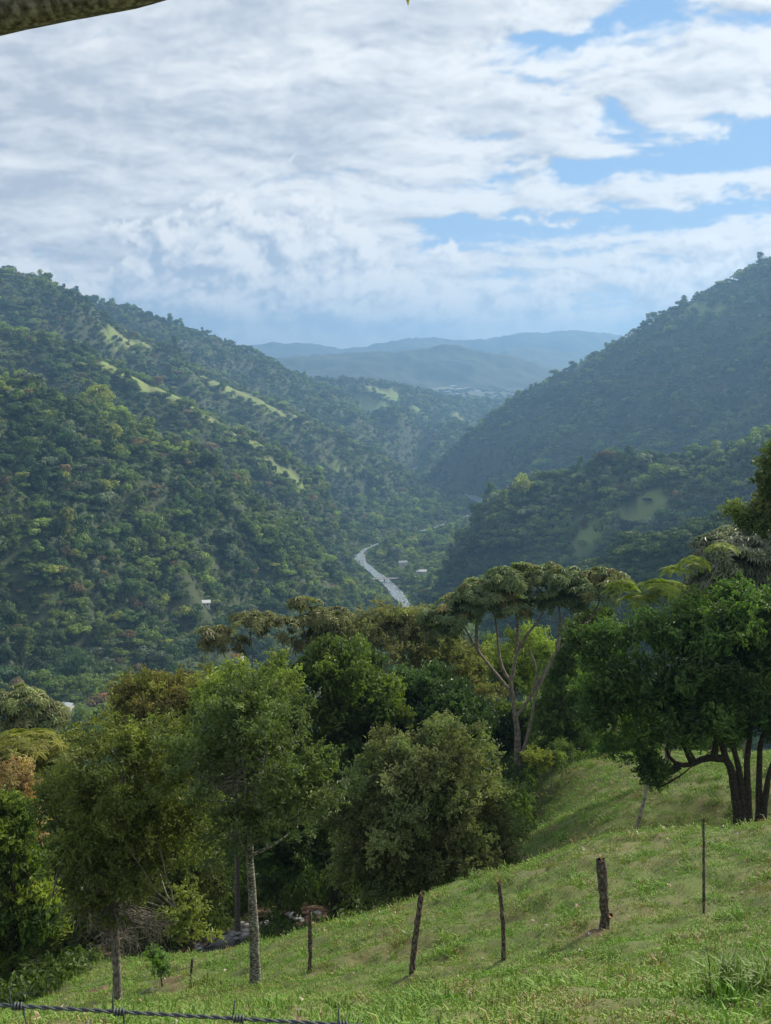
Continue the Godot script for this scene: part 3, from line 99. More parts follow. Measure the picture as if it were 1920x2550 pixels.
# bare red earth: x, z, radius, share
const SOIL := [[-4.3, -57.0, 5.0, 1.0], [-2.0, -53.0, 3.2, 0.9], [-8.8, -30.6, 0.45, 0.9], [-6.0, -28.2, 0.6, 0.8], [4.1, -19.9, 0.45, 0.7], [0.5, -19.9, 0.3, 0.6], [-5.4, -27.0, 0.5, 0.5]]
const HOUSE_SPOTS := [[-143.5, -850, "white-roofed house alone on the near left spur"], [-113.8, -811, "red-roofed house at the foot of the left spur"], [-25.9, -954, "white-roofed house near the river"], [-167.1, -628, "small red-roofed hut"], [-182.3, -608, "small white-roofed house by the road"], [-185.6, -592, "white house with red roof"], [-150.0, -655.0, "bend of the grey road"]]

const NEAR_X0 := -110.0
const NEAR_Z0 := -125.0
const NEAR_STEP := 1.0
const NEAR_W := 221
const NEAR_D := 146
const FAR_X0 := -1500.0
const FAR_Z0 := -4700.0
const FAR_STEP := 12.0
const FAR_W := 242
const FAR_D := 394

var near_grid := PackedFloat32Array()
var far_grid := PackedFloat32Array()
var far_hill := PackedInt32Array()
var rng := RandomNumberGenerator.new()
var bump := FastNoiseLite.new()
var coarse := FastNoiseLite.new()
var ridge_box := []
var names := {}
var M := {}

# ------------------------------------------------------------------ small helpers
func numbered(called: String) -> String:
	var n: int = names.get(called, 0)
	names[called] = n + 1
	return called if n == 0 else "%s_%03d" % [called, n]

func tag(o: Node, label: String, category: String, group := "", kind := "") -> Node:
	o.set_meta("label", label)
	if category != "":
		o.set_meta("category", category)
	if group != "":
		o.set_meta("group", group)
	if kind != "":
		o.set_meta("kind", kind)
	return o

func base(called: String, where: Vector3, turn := 0.0) -> Node3D:
	var o := Node3D.new()
	o.name = numbered(called)
	add_child(o)
	o.position = where
	o.rotation.y = turn
	return o

func put_mesh(called: String, mesh: Mesh, mat: Material, parent: Node = null) -> MeshInstance3D:
	var o := MeshInstance3D.new()
	o.name = numbered(called) if parent == null else called
	o.mesh = mesh
	o.material_override = mat
	(self if parent == null else parent).add_child(o, true)
	return o

func put_many(called: String, mesh: Mesh, mat: Material, where: Array, tint: PackedColorArray, parent: Node = null) -> MultiMeshInstance3D:
	var mm := MultiMesh.new()
	mm.transform_format = MultiMesh.TRANSFORM_3D
	mm.use_colors = true
	mm.mesh = mesh
	mm.instance_count = where.size()
	for i in where.size():
		mm.set_instance_transform(i, where[i])
		mm.set_instance_color(i, tint[i])
	var o := MultiMeshInstance3D.new()
	o.name = numbered(called) if parent == null else called
	o.multimesh = mm
	o.material_override = mat
	o.set_meta("kind", "stuff")
	(self if parent == null else parent).add_child(o, true)
	return o

# collects triangles; without normals the faces are drawn flat
class Shape:
	var v := PackedVector3Array()
	var n := PackedVector3Array()
	var c := PackedColorArray()
	var i := PackedInt32Array()
	func tri(a: Vector3, b: Vector3, d: Vector3, col: Color) -> void:
		var k := v.size()
		v.push_back(a); v.push_back(b); v.push_back(d)
		c.push_back(col); c.push_back(col); c.push_back(col)
		i.push_back(k); i.push_back(k + 1); i.push_back(k + 2)
	func quad(a: Vector3, b: Vector3, d: Vector3, e: Vector3, col: Color) -> void:
		tri(a, b, d, col)
		tri(a, d, e, col)
	func box(lo: Vector3, hi: Vector3, col := Color.WHITE) -> void:
		var p := []
		for k in 8:
			p.append(Vector3(hi.x if k & 1 else lo.x, hi.y if k & 2 else lo.y, hi.z if k & 4 else lo.z))
		for f in [[0, 2, 3, 1], [4, 5, 7, 6], [0, 4, 6, 2], [1, 3, 7, 5], [2, 6, 7, 3], [0, 1, 5, 4]]:
			quad(p[f[0]], p[f[1]], p[f[2]], p[f[3]], col)
	# a round tapered tube through pts; rough makes it knobbly
	func tube(pts: Array, radii: Array, sides: int, col := Color.WHITE, rough := 0.0, noise: FastNoiseLite = null, cap := true) -> void:
		var first := v.size()
		var side := Vector3.RIGHT
		for k in pts.size():
			var p: Vector3 = pts[k]
			var t: Vector3 = (pts[mini(k + 1, pts.size() - 1)] - pts[maxi(k - 1, 0)]).normalized()
			if absf(t.dot(side)) > 0.9:
				side = Vector3.FORWARD if absf(t.z) < 0.9 else Vector3.UP
			side = (side - t * t.dot(side)).normalized()
			var other := t.cross(side)
			for s in sides:
				var a := TAU * s / sides
				var out: Vector3 = side * cos(a) + other * sin(a)
				var r: float = radii[k]
				if rough > 0.0:
					r *= 1.0 + rough * noise.get_noise_3dv((p + out * r) * 10.0 / maxf(r, 0.02) * 0.12)
				v.push_back(p + out * r)
				n.push_back(out)
				c.push_back(col)
		for k in pts.size() - 1:
			for s in sides:
				var a := first + k * sides + s
				var b := first + k * sides + (s + 1) % sides
				for q in [a, a + sides, b, b, a + sides, b + sides]:
					i.push_back(q)
		if cap:
			for e in [0, pts.size() - 1]:
				var m := v.size()
				v.push_back(pts[e]); n.push_back((pts[0] - pts[1]).normalized() if e == 0 else (pts[e] - pts[e - 1]).normalized()); c.push_back(col)
				for s in sides:
					i.push_back(m)
					i.push_back(first + e * sides + s)
					i.push_back(first + e * sides + (s + 1) % sides)
	func mesh() -> ArrayMesh:
		var a := []
		a.resize(Mesh.ARRAY_MAX)
		a[Mesh.ARRAY_VERTEX] = v
		if n.size() == v.size():
			a[Mesh.ARRAY_NORMAL] = n
		a[Mesh.ARRAY_COLOR] = c
		a[Mesh.ARRAY_INDEX] = i
		var m := ArrayMesh.new()
		m.add_surface_from_arrays(Mesh.PRIMITIVE_TRIANGLES, a)
		return m

# ------------------------------------------------------------------ the lie of the land
func floor_height(x: float, z: float) -> float:
	var keys := [Vector2(0, -190), Vector2(630, -203), Vector2(850, -262), Vector2(1225, -290), Vector2(1700, -292), Vector2(2800, -296), Vector2(3300, -296), Vector2(4500, -216), Vector2(5500, -172), Vector2(6900, -118), Vector2(60000, -112)]
	var d := maxf(-z, 0.0)
	for k in keys.size() - 1:
		if d <= keys[k + 1].x:
			return lerpf(keys[k].y, keys[k + 1].y, (d - keys[k].x) / (keys[k + 1].x - keys[k].x))
	return -112.0

func river_distance(x: float, z: float) -> float:
	if z > -1000.0 or z < -3200.0:
		return 1e6
	var best := 1e12
	var p := Vector2(x, z)
	for k in RIVER.size() - 1:
		var a: Vector2 = RIVER[k]
		var b: Vector2 = RIVER[k + 1]
		if z > maxf(a.y, b.y) + 120.0 or z < minf(a.y, b.y) - 120.0:
			continue
		var ab := b - a
		var t := clampf((p - a).dot(ab) / ab.length_squared(), 0.0, 1.0)
		best = minf(best, p.distance_squared_to(a + ab * t))
	return sqrt(best)

func smooth_max(a: float, b: float, k: float) -> float:
	var h := clampf(0.5 + 0.5 * (a - b) / k, 0.0, 1.0)
	return lerpf(b, a, h) + k * h * (1.0 - h)

# [height, number of the hill, -1 for the valley floor, -2 for the hill the camera stands on]
func far_height(x: float, z: float) -> Array:
	var h := floor_height(x, z) + 3.0 * coarse.get_noise_2d(x * 3.0, z * 3.0)
	var who := -1
	var gully := coarse.get_noise_2d(x, z)
	var rib := absf(coarse.get_noise_2d(x * 2.3 + 900.0, z * 2.3))
	var top := h
	for k in RIDGES.size():
		var slope: float = RIDGES[k][1]
		var pts: Array = RIDGES[k][2]
		var best := -1e9
		if x < ridge_box[k][0] or x > ridge_box[k][1] or z < ridge_box[k][2] or z > ridge_box[k][3]:
			continue
		for s in pts.size() - 1:
			var a: Vector3 = pts[s]
			var b: Vector3 = pts[s + 1]
			var abx := b.x - a.x
			var abz := b.z - a.z
			var t := clampf(((x - a.x) * abx + (z - a.z) * abz) / (abx * abx + abz * abz), 0.0, 1.0)
			var dx := x - a.x - abx * t
			var dz := z - a.z - abz * t
			var d := sqrt(dx * dx + dz * dz)
			var fall := sqrt(d * d + 2400.0) - 49.0
			var y := a.y + (b.y - a.y) * t - slope * (1.55 * minf(fall, 150.0) + 1.0 * maxf(fall - 150.0, 0.0))
			var away := minf(d / 140.0, 1.0)
			y += away * (34.0 * gully - 44.0 * rib + 4.0)
			best = maxf(best, y)
		if best > top:
			top = best
			who = k
		h = smooth_max(h, best, 22.0 if best < -150.0 else 12.0)
	var r := sqrt(x * x + z * z)
	var own := -2.0 - 0.42 * maxf(0.0, -z) - 0.08 * absf(x) + 9.0 * coarse.get_noise_2d(x * 2.0, z * 2.0 + 300.0) * smoothstep(90.0, 200.0, r)
	if z > 0.0:
		own += minf(0.3 * z, 80.0)
	if own > h:
		who = -2
	h = smooth_max(h, own, 14.0) if r > 130.0 else maxf(h, own)
	var w := river_distance(x, z)
	if w < 60.0:
		h = lerpf(floor_height(x, z) - 4.0, h, smoothstep(22.0, 60.0, w))
	return [h, who]

# a smooth surface through the measured ground points (thin plate)
func solve_near() -> void:
	var n := GROUND_POINTS.size()
	var m := n + 3
	var a := []
	for r in m:
		var row := PackedFloat64Array()
		row.resize(m + 1)
		a.append(row)
	for r in n:
		var p: Vector3 = GROUND_POINTS[r]
		for k in n:
			var q: Vector3 = GROUND_POINTS[k]
			var d2 := (p.x - q.x) * (p.x - q.x) + (p.z - q.z) * (p.z - q.z)
			a[r][k] = 0.0 if d2 < 1e-9 else 0.5 * d2 * log(d2)
		a[r][r] += 0.05
		a[r][n] = 1.0; a[r][n + 1] = p.x; a[r][n + 2] = p.z
		a[n][r] = 1.0; a[n + 1][r] = p.x; a[n + 2][r] = p.z
		a[r][m] = p.y
	for col in m:
		var best := col
		for r in range(col, m):
			if absf(a[r][col]) > absf(a[best][col]):
				best = r
		var swap = a[col]; a[col] = a[best]; a[best] = swap
		for r in range(col + 1, m):
			var f: float = a[r][col] / a[col][col]
			if f != 0.0:
				for k in range(col, m + 1):
					a[r][k] -= f * a[col][k]
	var w := PackedFloat64Array()
	w.resize(m)
	for r in range(m - 1, -1, -1):
		var s: float = a[r][m]
		for k in range(r + 1, m):
			s -= a[r][k] * w[k]
		w[r] = s / a[r][r]
	near_grid.resize(NEAR_W * NEAR_D)
	for zi in NEAR_D:
		for xi in NEAR_W:
			var x := NEAR_X0 + xi * NEAR_STEP
			var z := NEAR_Z0 + zi * NEAR_STEP
			var y := w[n] + w[n + 1] * x + w[n + 2] * z
			for k in n:
				var q: Vector3 = GROUND_POINTS[k]
				var d2 := (x - q.x) * (x - q.x) + (z - q.z) * (z - q.z)
				if d2 > 1e-9:
					y += w[k] * 0.5 * d2 * log(d2)
			near_grid[zi * NEAR_W + xi] = y

func solve_far() -> void:
	for k in RIDGES.size():
		var box := [1e9, -1e9, 1e9, -1e9]
		var top := -1e9
		for p in RIDGES[k][2]:
			box = [minf(box[0], p.x), maxf(box[1], p.x), minf(box[2], p.z), maxf(box[3], p.z)]
			top = maxf(top, p.y)
		var reach: float = (top + 320.0) / (RIDGES[k][1] * 1.0)
		ridge_box.append([box[0] - reach, box[1] + reach, box[2] - reach, box[3] + reach])
	far_grid.resize(FAR_W * FAR_D)
	far_hill.resize(FAR_W * FAR_D)
	for zi in FAR_D:
		for xi in FAR_W:
			var r := far_height(FAR_X0 + xi * FAR_STEP, FAR_Z0 + zi * FAR_STEP)
			far_grid[zi * FAR_W + xi] = r[0]
			far_hill[zi * FAR_W + xi] = r[1]

func look_up(grid: PackedFloat32Array, x: float, z: float, x0: float, z0: float, step: float, w: int, d: int) -> float:
	var fx := clampf((x - x0) / step, 0.0, w - 1.001)
	var fz := clampf((z - z0) / step, 0.0, d - 1.001)
	var xi := int(fx)
	var zi := int(fz)
	fx -= xi
	fz -= zi
	var k := zi * w + xi
	return lerpf(lerpf(grid[k], grid[k + 1], fx), lerpf(grid[k + w], grid[k + w + 1], fx), fz)

func height(x: float, z: float) -> float:
	var r := sqrt(x * x + z * z)
	var h := 0.0
	if r > 70.0 or z > 18.0:
		if z < FAR_Z0 + FAR_STEP or x < FAR_X0 or x > FAR_X0 + FAR_STEP * (FAR_W - 1):
			h = floor_height(x, z) + 6.0 * coarse.get_noise_2d(x * 0.3, z * 0.3)
			if z > -4700.0:
				var edge := look_up(far_grid, x, z, FAR_X0, FAR_Z0, FAR_STEP, FAR_W, FAR_D)
				h = maxf(h, edge)
		else:
			h = look_up(far_grid, x, z, FAR_X0, FAR_Z0, FAR_STEP, FAR_W, FAR_D)
	if r < 105.0 and z < 20.0:
		var n := look_up(near_grid, x, z, NEAR_X0, NEAR_Z0, NEAR_STEP, NEAR_W, NEAR_D)
		n += 0.16 * bump.get_noise_2d(x * 6.0, z * 6.0) + 0.20 * bump.get_noise_2d(x * 3.5 + 40.0, z * 12.0) + 0.11 * bump.get_noise_2d(x * 22.0, z * 30.0)
		var t := smoothstep(72.0, 104.0, r)
		t = maxf(t, smoothstep(12.0, 20.0, z))
		h = lerpf(n, h, t) if t > 0.0 else n
	return h

# metres from the crest line of a hill
func crest_distance(k: int, x: float, z: float) -> float:
	var best := 1e9
	var pts: Array = RIDGES[k][2]
	for s in pts.size() - 1:
		var a := Vector2(pts[s].x, pts[s].z)
		var b := Vector2(pts[s + 1].x, pts[s + 1].z)
		var t := clampf((Vector2(x, z) - a).dot(b - a) / (b - a).length_squared(), 0.0, 1.0)
		best = minf(best, Vector2(x, z).distance_to(a.lerp(b, t)))
	return best

func hill_at(x: float, z: float) -> int:
	var xi := clampi(roundi((x - FAR_X0) / FAR_STEP), 0, FAR_W - 1)
	var zi := clampi(roundi((z - FAR_Z0) / FAR_STEP), 0, FAR_D - 1)
	if z < FAR_Z0:
		return -1
	return far_hill[zi * FAR_W + xi]

# 1 inside open pasture, 0 in the woods
func pasture(x: float, z: float) -> float:
	var best := 0.0
	for s in PASTURES:
		var abx: float = s[2] - s[0]
		var abz: float = s[3] - s[1]
		if absf(z - (s[1] + s[3]) * 0.5) > absf(abz) + s[4] * 2.0 + 30.0:
			continue
		var t := clampf(((x - s[0]) * abx + (z - s[1]) * abz) / maxf(abx * abx + abz * abz, 1.0), 0.0, 1.0)
		var d := Vector2(x - s[0] - abx * t, z - s[1] - abz * t).length()
		d += 9.0 * coarse.get_noise_2d(x * 6.0, z * 6.0)
		best = maxf(best, 1.0 - smoothstep(s[4] * 0.85, s[4] * 1.1, d))
	return best

# ------------------------------------------------------------------ sky
var cloud_a := FastNoiseLite.new()
var cloud_b := FastNoiseLite.new()
var cloud_c := FastNoiseLite.new()

# how thick the broken deck of billowed cloud is; its rows draw together towards the horizon
func deck_cover(az: float, el: float) -> float:
	var e := deg_to_rad(maxf(el, 0.0))
	var a := deg_to_rad(az)
	var k := 3.0 / (sin(e) + 0.20)
	var x := sin(a) * cos(e) * k
	var y := el * 0.05
	var z := -cos(a) * cos(e) * k
	var wx := cloud_b.get_noise_3d(x * 0.9, y * 2.0, z * 0.9 + 50.0)
	var wz := cloud_b.get_noise_3d(x * 0.9 + 90.0, y * 2.0, z * 0.9)
	var n := cloud_a.get_noise_3d(x * 1.0 + wx * 0.5, 3.0, z * 1.5 + wz * 0.5)
	var fine := cloud_a.get_noise_3d(x * 3.4 + wx, 11.0, z * 4.6 + wz)
	var wisp := cloud_b.get_noise_3d(x * 9.0 + wx * 2.0, 5.0, z * 12.0 + wz * 2.0)
	var big := cloud_c.get_noise_3d(x * 0.16, 40.0, z * 0.16)
	var cover := 0.80 + 0.45 * big + 0.66 * n + 0.58 * fine + 0.30 * wisp
	cover += clampf(-az * 0.014, -0.10, 0.25)
	for g in BLUE_GAPS:
		var dx: float = az - g[0] + wx * 1.6
		var dy: float = el - g[1] + wz * 0.9 + fine * 0.6
		if absf(dx) < 3.0 * g[2] and absf(dy) < 3.5:
			dy += dx * tan(deg_to_rad(g[5]))
			cover -= 0.76 * g[4] * exp(-(dx * dx) / (g[2] * g[2]) - (dy * dy) / (g[3] * g[3] * 1.2))
	return cover

# how far inside the heaped cloud on the horizon
func heap_depth(az: float, el: float) -> float:
	var e := deg_to_rad(maxf(el, 0.0))
	var a := deg_to_rad(az)
	var q := Vector3(sin(a) * cos(e), sin(e), -cos(a) * cos(e)) * 12.0
	var warp := cloud_b.get_noise_3d(q.x * 0.8, q.y * 1.2, q.z * 0.8)
	var warp2 := cloud_b.get_noise_3d(q.x * 2.2 + 20.0, q.y * 2.6, q.z * 2.2)
	var heap := cloud_a.get_noise_3d(q.x * 1.6 + warp * 0.6 + warp2 * 0.25, q.y * 2.4 + warp2 * 0.3, q.z * 1.6 + warp * 0.5)
	var knob := 0.45 - absf(cloud_b.get_noise_3d(q.x * 4.2 + warp2, q.y * 5.5 + warp2, q.z * 4.2)) * 1.6
	var crest := 4.9 + 2.0 * cloud_c.get_noise_2d(az * 0.13, 60.0) + 1.6 * cloud_b.get_noise_2d(az * 0.12, 5.0)
	crest += 2.3 * exp(-pow((az + 5.0) / 4.5, 2.0)) - 0.9 * exp(-pow((az - 6.0) / 5.0, 2.0))
	return (crest - el) * 0.75 + heap * 2.8 + knob * 0.9

func sky_color(az: float, el: float) -> Color:
	var blue := Color(0.33, 0.57, 0.88).lerp(Color(0.17, 0.35, 0.72), clampf(el / 60.0, 0.0, 1.0))
	blue = blue.lerp(Color(0.66, 0.80, 0.94), exp(-el / 4.0))
	var cover := deck_cover(az, el)
	var relief := cover - deck_cover(az + 0.55, el + 0.45)
	var thick := smoothstep(0.05, 0.60, cover)
	var light := clampf(0.68 + 1.0 * relief - 0.62 * clampf(cover - 0.80, 0.0, 0.9) + clampf(az * 0.009, -0.16, 0.16) + 0.42 * cloud_c.get_noise_2d(az * 0.16 + 9.0, el * 0.42), 0.0, 1.0)
	var c := blue.lerp(Color(0.50, 0.57, 0.67).lerp(Color(0.90, 0.94, 0.97), light), thick)
	if el < 13.0:
		var edge := heap_depth(az, el)
		var solid := smoothstep(-0.05, 0.40, edge)
		if solid > 0.0:
			var side := edge - heap_depth(az + 0.45, el + 0.5)
			var lit := clampf(0.34 + 0.62 * side + 0.45 * exp(-maxf(edge, 0.0) * 1.6), 0.0, 1.0)
			c = c.lerp(Color(0.45, 0.55, 0.69).lerp(Color(0.97, 0.99, 1.0), lit), solid * 0.95)
	return c.lerp(Color(0.86, 0.93, 1.0), exp(-maxf(el, 0.0) / 1.3) * 0.85)

func make_sky() -> ImageTexture:
	for f in [[cloud_a, 11, 0.55, 6], [cloud_b, 23, 0.9, 5], [cloud_c, 37, 0.6, 3]]:
		f[0].noise_type = FastNoiseLite.TYPE_SIMPLEX_SMOOTH
		f[0].seed = f[1]
		f[0].frequency = f[2]
		f[0].fractal_octaves = f[3]
		f[0].fractal_gain = 0.52
	var w := 4096
	var h := 2048
	var rough := Image.create(w / 8, h / 8, false, Image.FORMAT_RGBF)
	for y in h / 8:
		var el := 90.0 - (y + 0.5) * 180.0 / (h / 8)
		for x in w / 8:
			rough.set_pixel(x, y, sky_color(wrapf((x + 0.5) * 360.0 / (w / 8), -180.0, 180.0), el) if el > -2.0 else Color(0.10, 0.13, 0.12))
	rough.resize(w, h, Image.INTERPOLATE_BILINEAR)
	# the band the lens looks into is worked out finer, with the same formula
	var half := int(27.0 / 360.0 * w)
	for y in range(int((90.0 - 24.0) / 180.0 * h), int(90.5 / 180.0 * h)):
		var el := 90.0 - (y + 0.5) * 180.0 / h
		for x in range(-half, half):
			rough.set_pixel(posmod(x, w), y, sky_color((x + 0.5) * 360.0 / w, el))
	return ImageTexture.create_from_image(rough)

# ------------------------------------------------------------------ terrain sheet
var radii := PackedFloat32Array()
var angles := PackedFloat32Array()
var skyline := PackedFloat32Array()

func land_color(x: float, z: float, r: float) -> Color:
	var n := coarse.get_noise_2d(x * 8.0, z * 8.0)
	if r < 105.0:
		var g := bump.get_noise_2d(x * 8.0, z * 8.0)
		var f := bump.get_noise_2d(x * 40.0 + 50.0, z * 40.0)
		var c := Color(0.085, 0.115, 0.026).lerp(Color(0.115, 0.100, 0.045), clampf(0.25 + 0.9 * g + 0.5 * f, 0.0, 0.8))
		if r > 41.0 and not on_far_slope(x, z):
			c = c.lerp(Color(0.165, 0.118, 0.075), 0.9)
		for s in SOIL:
			var d: float = Vector2(x - s[0], z - s[1]).length() / s[2] + 0.5 * f
			c = c.lerp(Color(0.105, 0.052, 0.034), s[3] * (1.0 - smoothstep(0.7, 1.1, d)))
		return c
	var woods := Color(0.030, 0.045, 0.018).lerp(Color(0.050, 0.065, 0.024), clampf(0.5 + n, 0.0, 1.0))
	if z > -4700.0:
		var p := pasture(x, z)
		if p > 0.0:
			var grass := Color(0.150, 0.215, 0.048).lerp(Color(0.19, 0.205, 0.07), clampf(0.4 + 1.1 * n, 0.0, 1.0))
			return woods.lerp(grass, p)
	else:
		var v := coarse.get_noise_2d(x * 0.35, z * 0.9)
		return Color(0.045, 0.060, 0.030).lerp(Color(0.15, 0.16, 0.09), smoothstep(0.05, 0.5, v))
	return woods

func on_far_slope(x: float, z: float) -> bool:
	# the open grass beyond the gully, rising to the right
	return x > 5.0 + 0.20 * (-z - 44.0) and z > -78.0 and x < 40.0

func build_land() -> void:
	var a := -180.0
	while a < 180.01:
		angles.append(a)
		var off := absf(a)
		a += 0.2 if off < 29.0 else 0.5 if off < 40.0 else 4.0
	var r := 0.6
	while r < 10300.0:
		radii.append(r)
		r *= 1.014 if r < 4500.0 else 1.05
	var na := angles.size()
	var nr := radii.size()
	var v := PackedVector3Array(); v.resize(na * nr)
	var c := PackedColorArray(); c.resize(na * nr)
	var who := PackedInt32Array(); who.resize(na * nr)
	skyline.resize(na * nr)
	for ai in na:
		var sx := sin(deg_to_rad(angles[ai]))
		var sz := -cos(deg_to_rad(angles[ai]))
		var most := -1e9
		for ri in nr:
			var k := ai * nr + ri
			r = radii[ri]
			var x := sx * r
			var z := sz * r
			var h := height(x, z)
			v[k] = Vector3(x, h, z)
			c[k] = land_color(x, z, r)
			who[k] = -3 if r < 100.0 else hill_at(x, z)
			skyline[k] = most
			most = maxf(most, (h + 1.0) / r) if r > 20.0 else most
	# smooth normals from the grid
	var n := PackedVector3Array(); n.resize(na * nr)
	for ai in na:
		for ri in nr:
			var p := v[ai * nr + mini(ri + 1, nr - 1)] - v[ai * nr + maxi(ri - 1, 0)]
			var q := v[mini(ai + 1, na - 1) * nr + ri] - v[maxi(ai - 1, 0) * nr + ri]
			var m := q.cross(p).normalized()
			n[ai * nr + ri] = m if m.y > 0.0 else -m
	var parts := {}
	for ai in na - 1:
		for ri in nr - 1:
			var k := ai * nr + ri
			var w: int = who[k]
			if not parts.has(w):
				parts[w] = PackedInt32Array()
			parts[w].append_array([k, k + 1, k + nr, k + 1, k + nr + 1, k + nr])
	for w in parts:
		# keep only the vertices this piece uses
		var index: PackedInt32Array = parts[w]
		var to := {}
		var pv := PackedVector3Array(); var pn := PackedVector3Array(); var pc := PackedColorArray()
		for j in index.size():
			var old := index[j]
			if not to.has(old):
				to[old] = pv.size()
				pv.append(v[old]); pn.append(n[old]); pc.append(c[old])
			index[j] = to[old]
		var arr := []
		arr.resize(Mesh.ARRAY_MAX)
		arr[Mesh.ARRAY_VERTEX] = pv; arr[Mesh.ARRAY_NORMAL] = pn; arr[Mesh.ARRAY_COLOR] = pc; arr[Mesh.ARRAY_INDEX] = index
		var mesh := ArrayMesh.new()
		mesh.add_surface_from_arrays(Mesh.PRIMITIVE_TRIANGLES, arr)
		var called := "ground" if w == -3 else "valley_floor" if w == -1 else "hillside" if w == -2 else "hill"
		var o := put_mesh(called, mesh, M.land)
		var label: String = {-3: "short grazed pasture sloping down to a gully", -1: "flat valley floor and plain with the river", -2: "wooded flank of the hill below the pasture"}.get(w, "")
		if w >= 0:
			label = HILL_LABELS[RIDGES[w][0]]
		tag(o, label, "hill" if w >= 0 else "ground", "", "structure")

# would something this tall at x, z show over the land before it?
func shows(x: float, z: float, tall: float) -> bool:
	var r := sqrt(x * x + z * z)
	var az := rad_to_deg(atan2(x, -z))
	if absf(az) > 27.0:
		return false
	var ai := clampi(angles.bsearch(az), 0, angles.size() - 1)
	var ri := clampi(radii.bsearch(r), 0, radii.size() - 1)
	return (height(x, z) + tall) / r > skyline[ai * radii.size() + ri] - 0.004

func build_mountains() -> void:
	var labels := ["nearer low blue mountain beyond the plain", "hazy blue ridge behind the low mountain", "farthest pale blue mountain range on the horizon"]
	for k in MOUNTAINS.size():
		var pts: Array = MOUNTAINS[k]
		var s := Shape.new()
		var nx := 220
		var nz := 46
		var x0: float = pts[0].x
		var x1: float = pts[pts.size() - 1].x
		var zc: float = pts[0].z
		var deep: float = [620.0, 900.0, 1000.0][k]
		for zi in nz:
			for xi in nx:
				var x := lerpf(x0, x1, xi / (nx - 1.0))
				var seg := 0
				while seg < pts.size() - 2 and x > pts[seg + 1].x:
					seg += 1
				var t := clampf((x - pts[seg].x) / (pts[seg + 1].x - pts[seg].x), 0.0, 1.0)
				var crest := lerpf(pts[seg].y, pts[seg + 1].y, t) + 8.0 * coarse.get_noise_2d(x * 1.2, k * 900.0) + 6.0 * coarse.get_noise_2d(x * 4.0, k * 500.0)
				var f := zi / (nz - 1.0) * 2.0 - 1.0
				var wob := f + 0.25 * coarse.get_noise_2d(x * 0.3, zc + f * 300.0)
				var y := lerpf(crest, floor_height(x, zc - f * deep) - 14.0, pow(minf(absf(wob), 1.0), 0.9))
				y -= 50.0 * (absf(coarse.get_noise_2d(x * 0.4 + 70.0, f * 500.0 + k * 300.0))) * minf(absf(wob) * 2.5, 1.0)
				if absf(f) > 0.999:
					y = floor_height(x, zc - f * deep) - 40.0
				s.v.append(Vector3(x, y, zc - f * deep)); s.n.append(Vector3.UP)
				s.c.append(Color(0.028, 0.042, 0.020).lerp(Color(0.055, 0.065, 0.030), clampf(0.3 + 1.2 * coarse.get_noise_2d(x * 0.5, f * 700.0), 0.0, 1.0)))
		for zi in nz - 1:
			for xi in nx - 1:
				var q := zi * nx + xi
				for j in [q, q + nx, q + 1, q + 1, q + nx, q + nx + 1]:
					s.i.append(j)
		for zi in nz:
			for xi in nx:
				var du: Vector3 = s.v[zi * nx + mini(xi + 1, nx - 1)] - s.v[zi * nx + maxi(xi - 1, 0)]
				var dv: Vector3 = s.v[mini(zi + 1, nz - 1) * nx + xi] - s.v[maxi(zi - 1, 0) * nx + xi]
				var m := du.cross(dv).normalized()
				s.n[zi * nx + xi] = m if m.y > 0 else -m
		tag(put_mesh("mountain", s.mesh(), M.land), labels[k], "mountain", "", "structure")

# ------------------------------------------------------------------ woods on the hills
# a crown of leaf sprays set on uneven lobes; unit size: about 1 in radius, its foot at y 0
func crown_mesh(kind: int, seed_: int, sprays: int) -> ArrayMesh:
	rng.seed = seed_
	var s := Shape.new()
	var lobes := []
	var n_lobes := 8 + rng.randi() % 12
	var lean := Vector3(rng.randfn() * 0.22, 0, rng.randfn() * 0.22)
	for k in n_lobes:
		var a := rng.randf() * TAU
		var up := rng.randf()
		var reach := sqrt(rng.randf())
		match kind:
			0: # round
				lobes.append([Vector3(cos(a) * reach * 0.68, 0.50 + 0.80 * up * (1.1 - reach * 0.5), sin(a) * reach * 0.68), rng.randf_range(0.22, 0.40)])
			1: # wide and flat
				lobes.append([Vector3(cos(a) * reach * 0.85, 0.85 + 0.25 * up - 0.15 * reach, sin(a) * reach * 0.85), rng.randf_range(0.24, 0.40)])
			_: # tall
				lobes.append([Vector3(cos(a) * reach * 0.42, 0.35 + 1.6 * up, sin(a) * reach * 0.42), rng.randf_range(0.25, 0.40)])
	var tones := []
	for k in n_lobes:
		tones.append(rng.randf_range(0.62, 1.38))
	for l in lobes:
		l[0] += lean * l[0].y
		l[1] *= rng.randf_range(0.6, 1.35)
	for k in sprays:
		var j := rng.randi() % n_lobes
		var d := Vector3(rng.randfn(), rng.randfn() * 0.9 + 0.35, rng.randfn()).normalized()
		var flat := 0.75 if kind != 1 else 0.45
		var r: float = lobes[j][1] * rng.randf_range(0.72, 1.06)
		var p: Vector3 = lobes[j][0] + Vector3(d.x * r, d.y * r * flat, d.z * r)
		var face := (d + Vector3(rng.randfn(), rng.randfn(), rng.randfn()) * 0.42).normalized()
		var u := face.cross(Vector3(rng.randfn(), rng.randfn(), rng.randfn())).normalized()
		var w := face.cross(u)
		var size := rng.randf_range(0.04, 0.11)
		var t: float = tones[j] * rng.randf_range(0.8, 1.2)
		var col := Color(t, t, t)
		s.quad(p + u * size, p + w * size * 0.6, p - u * size, p - w * size * 0.6, col)
	return s.mesh()

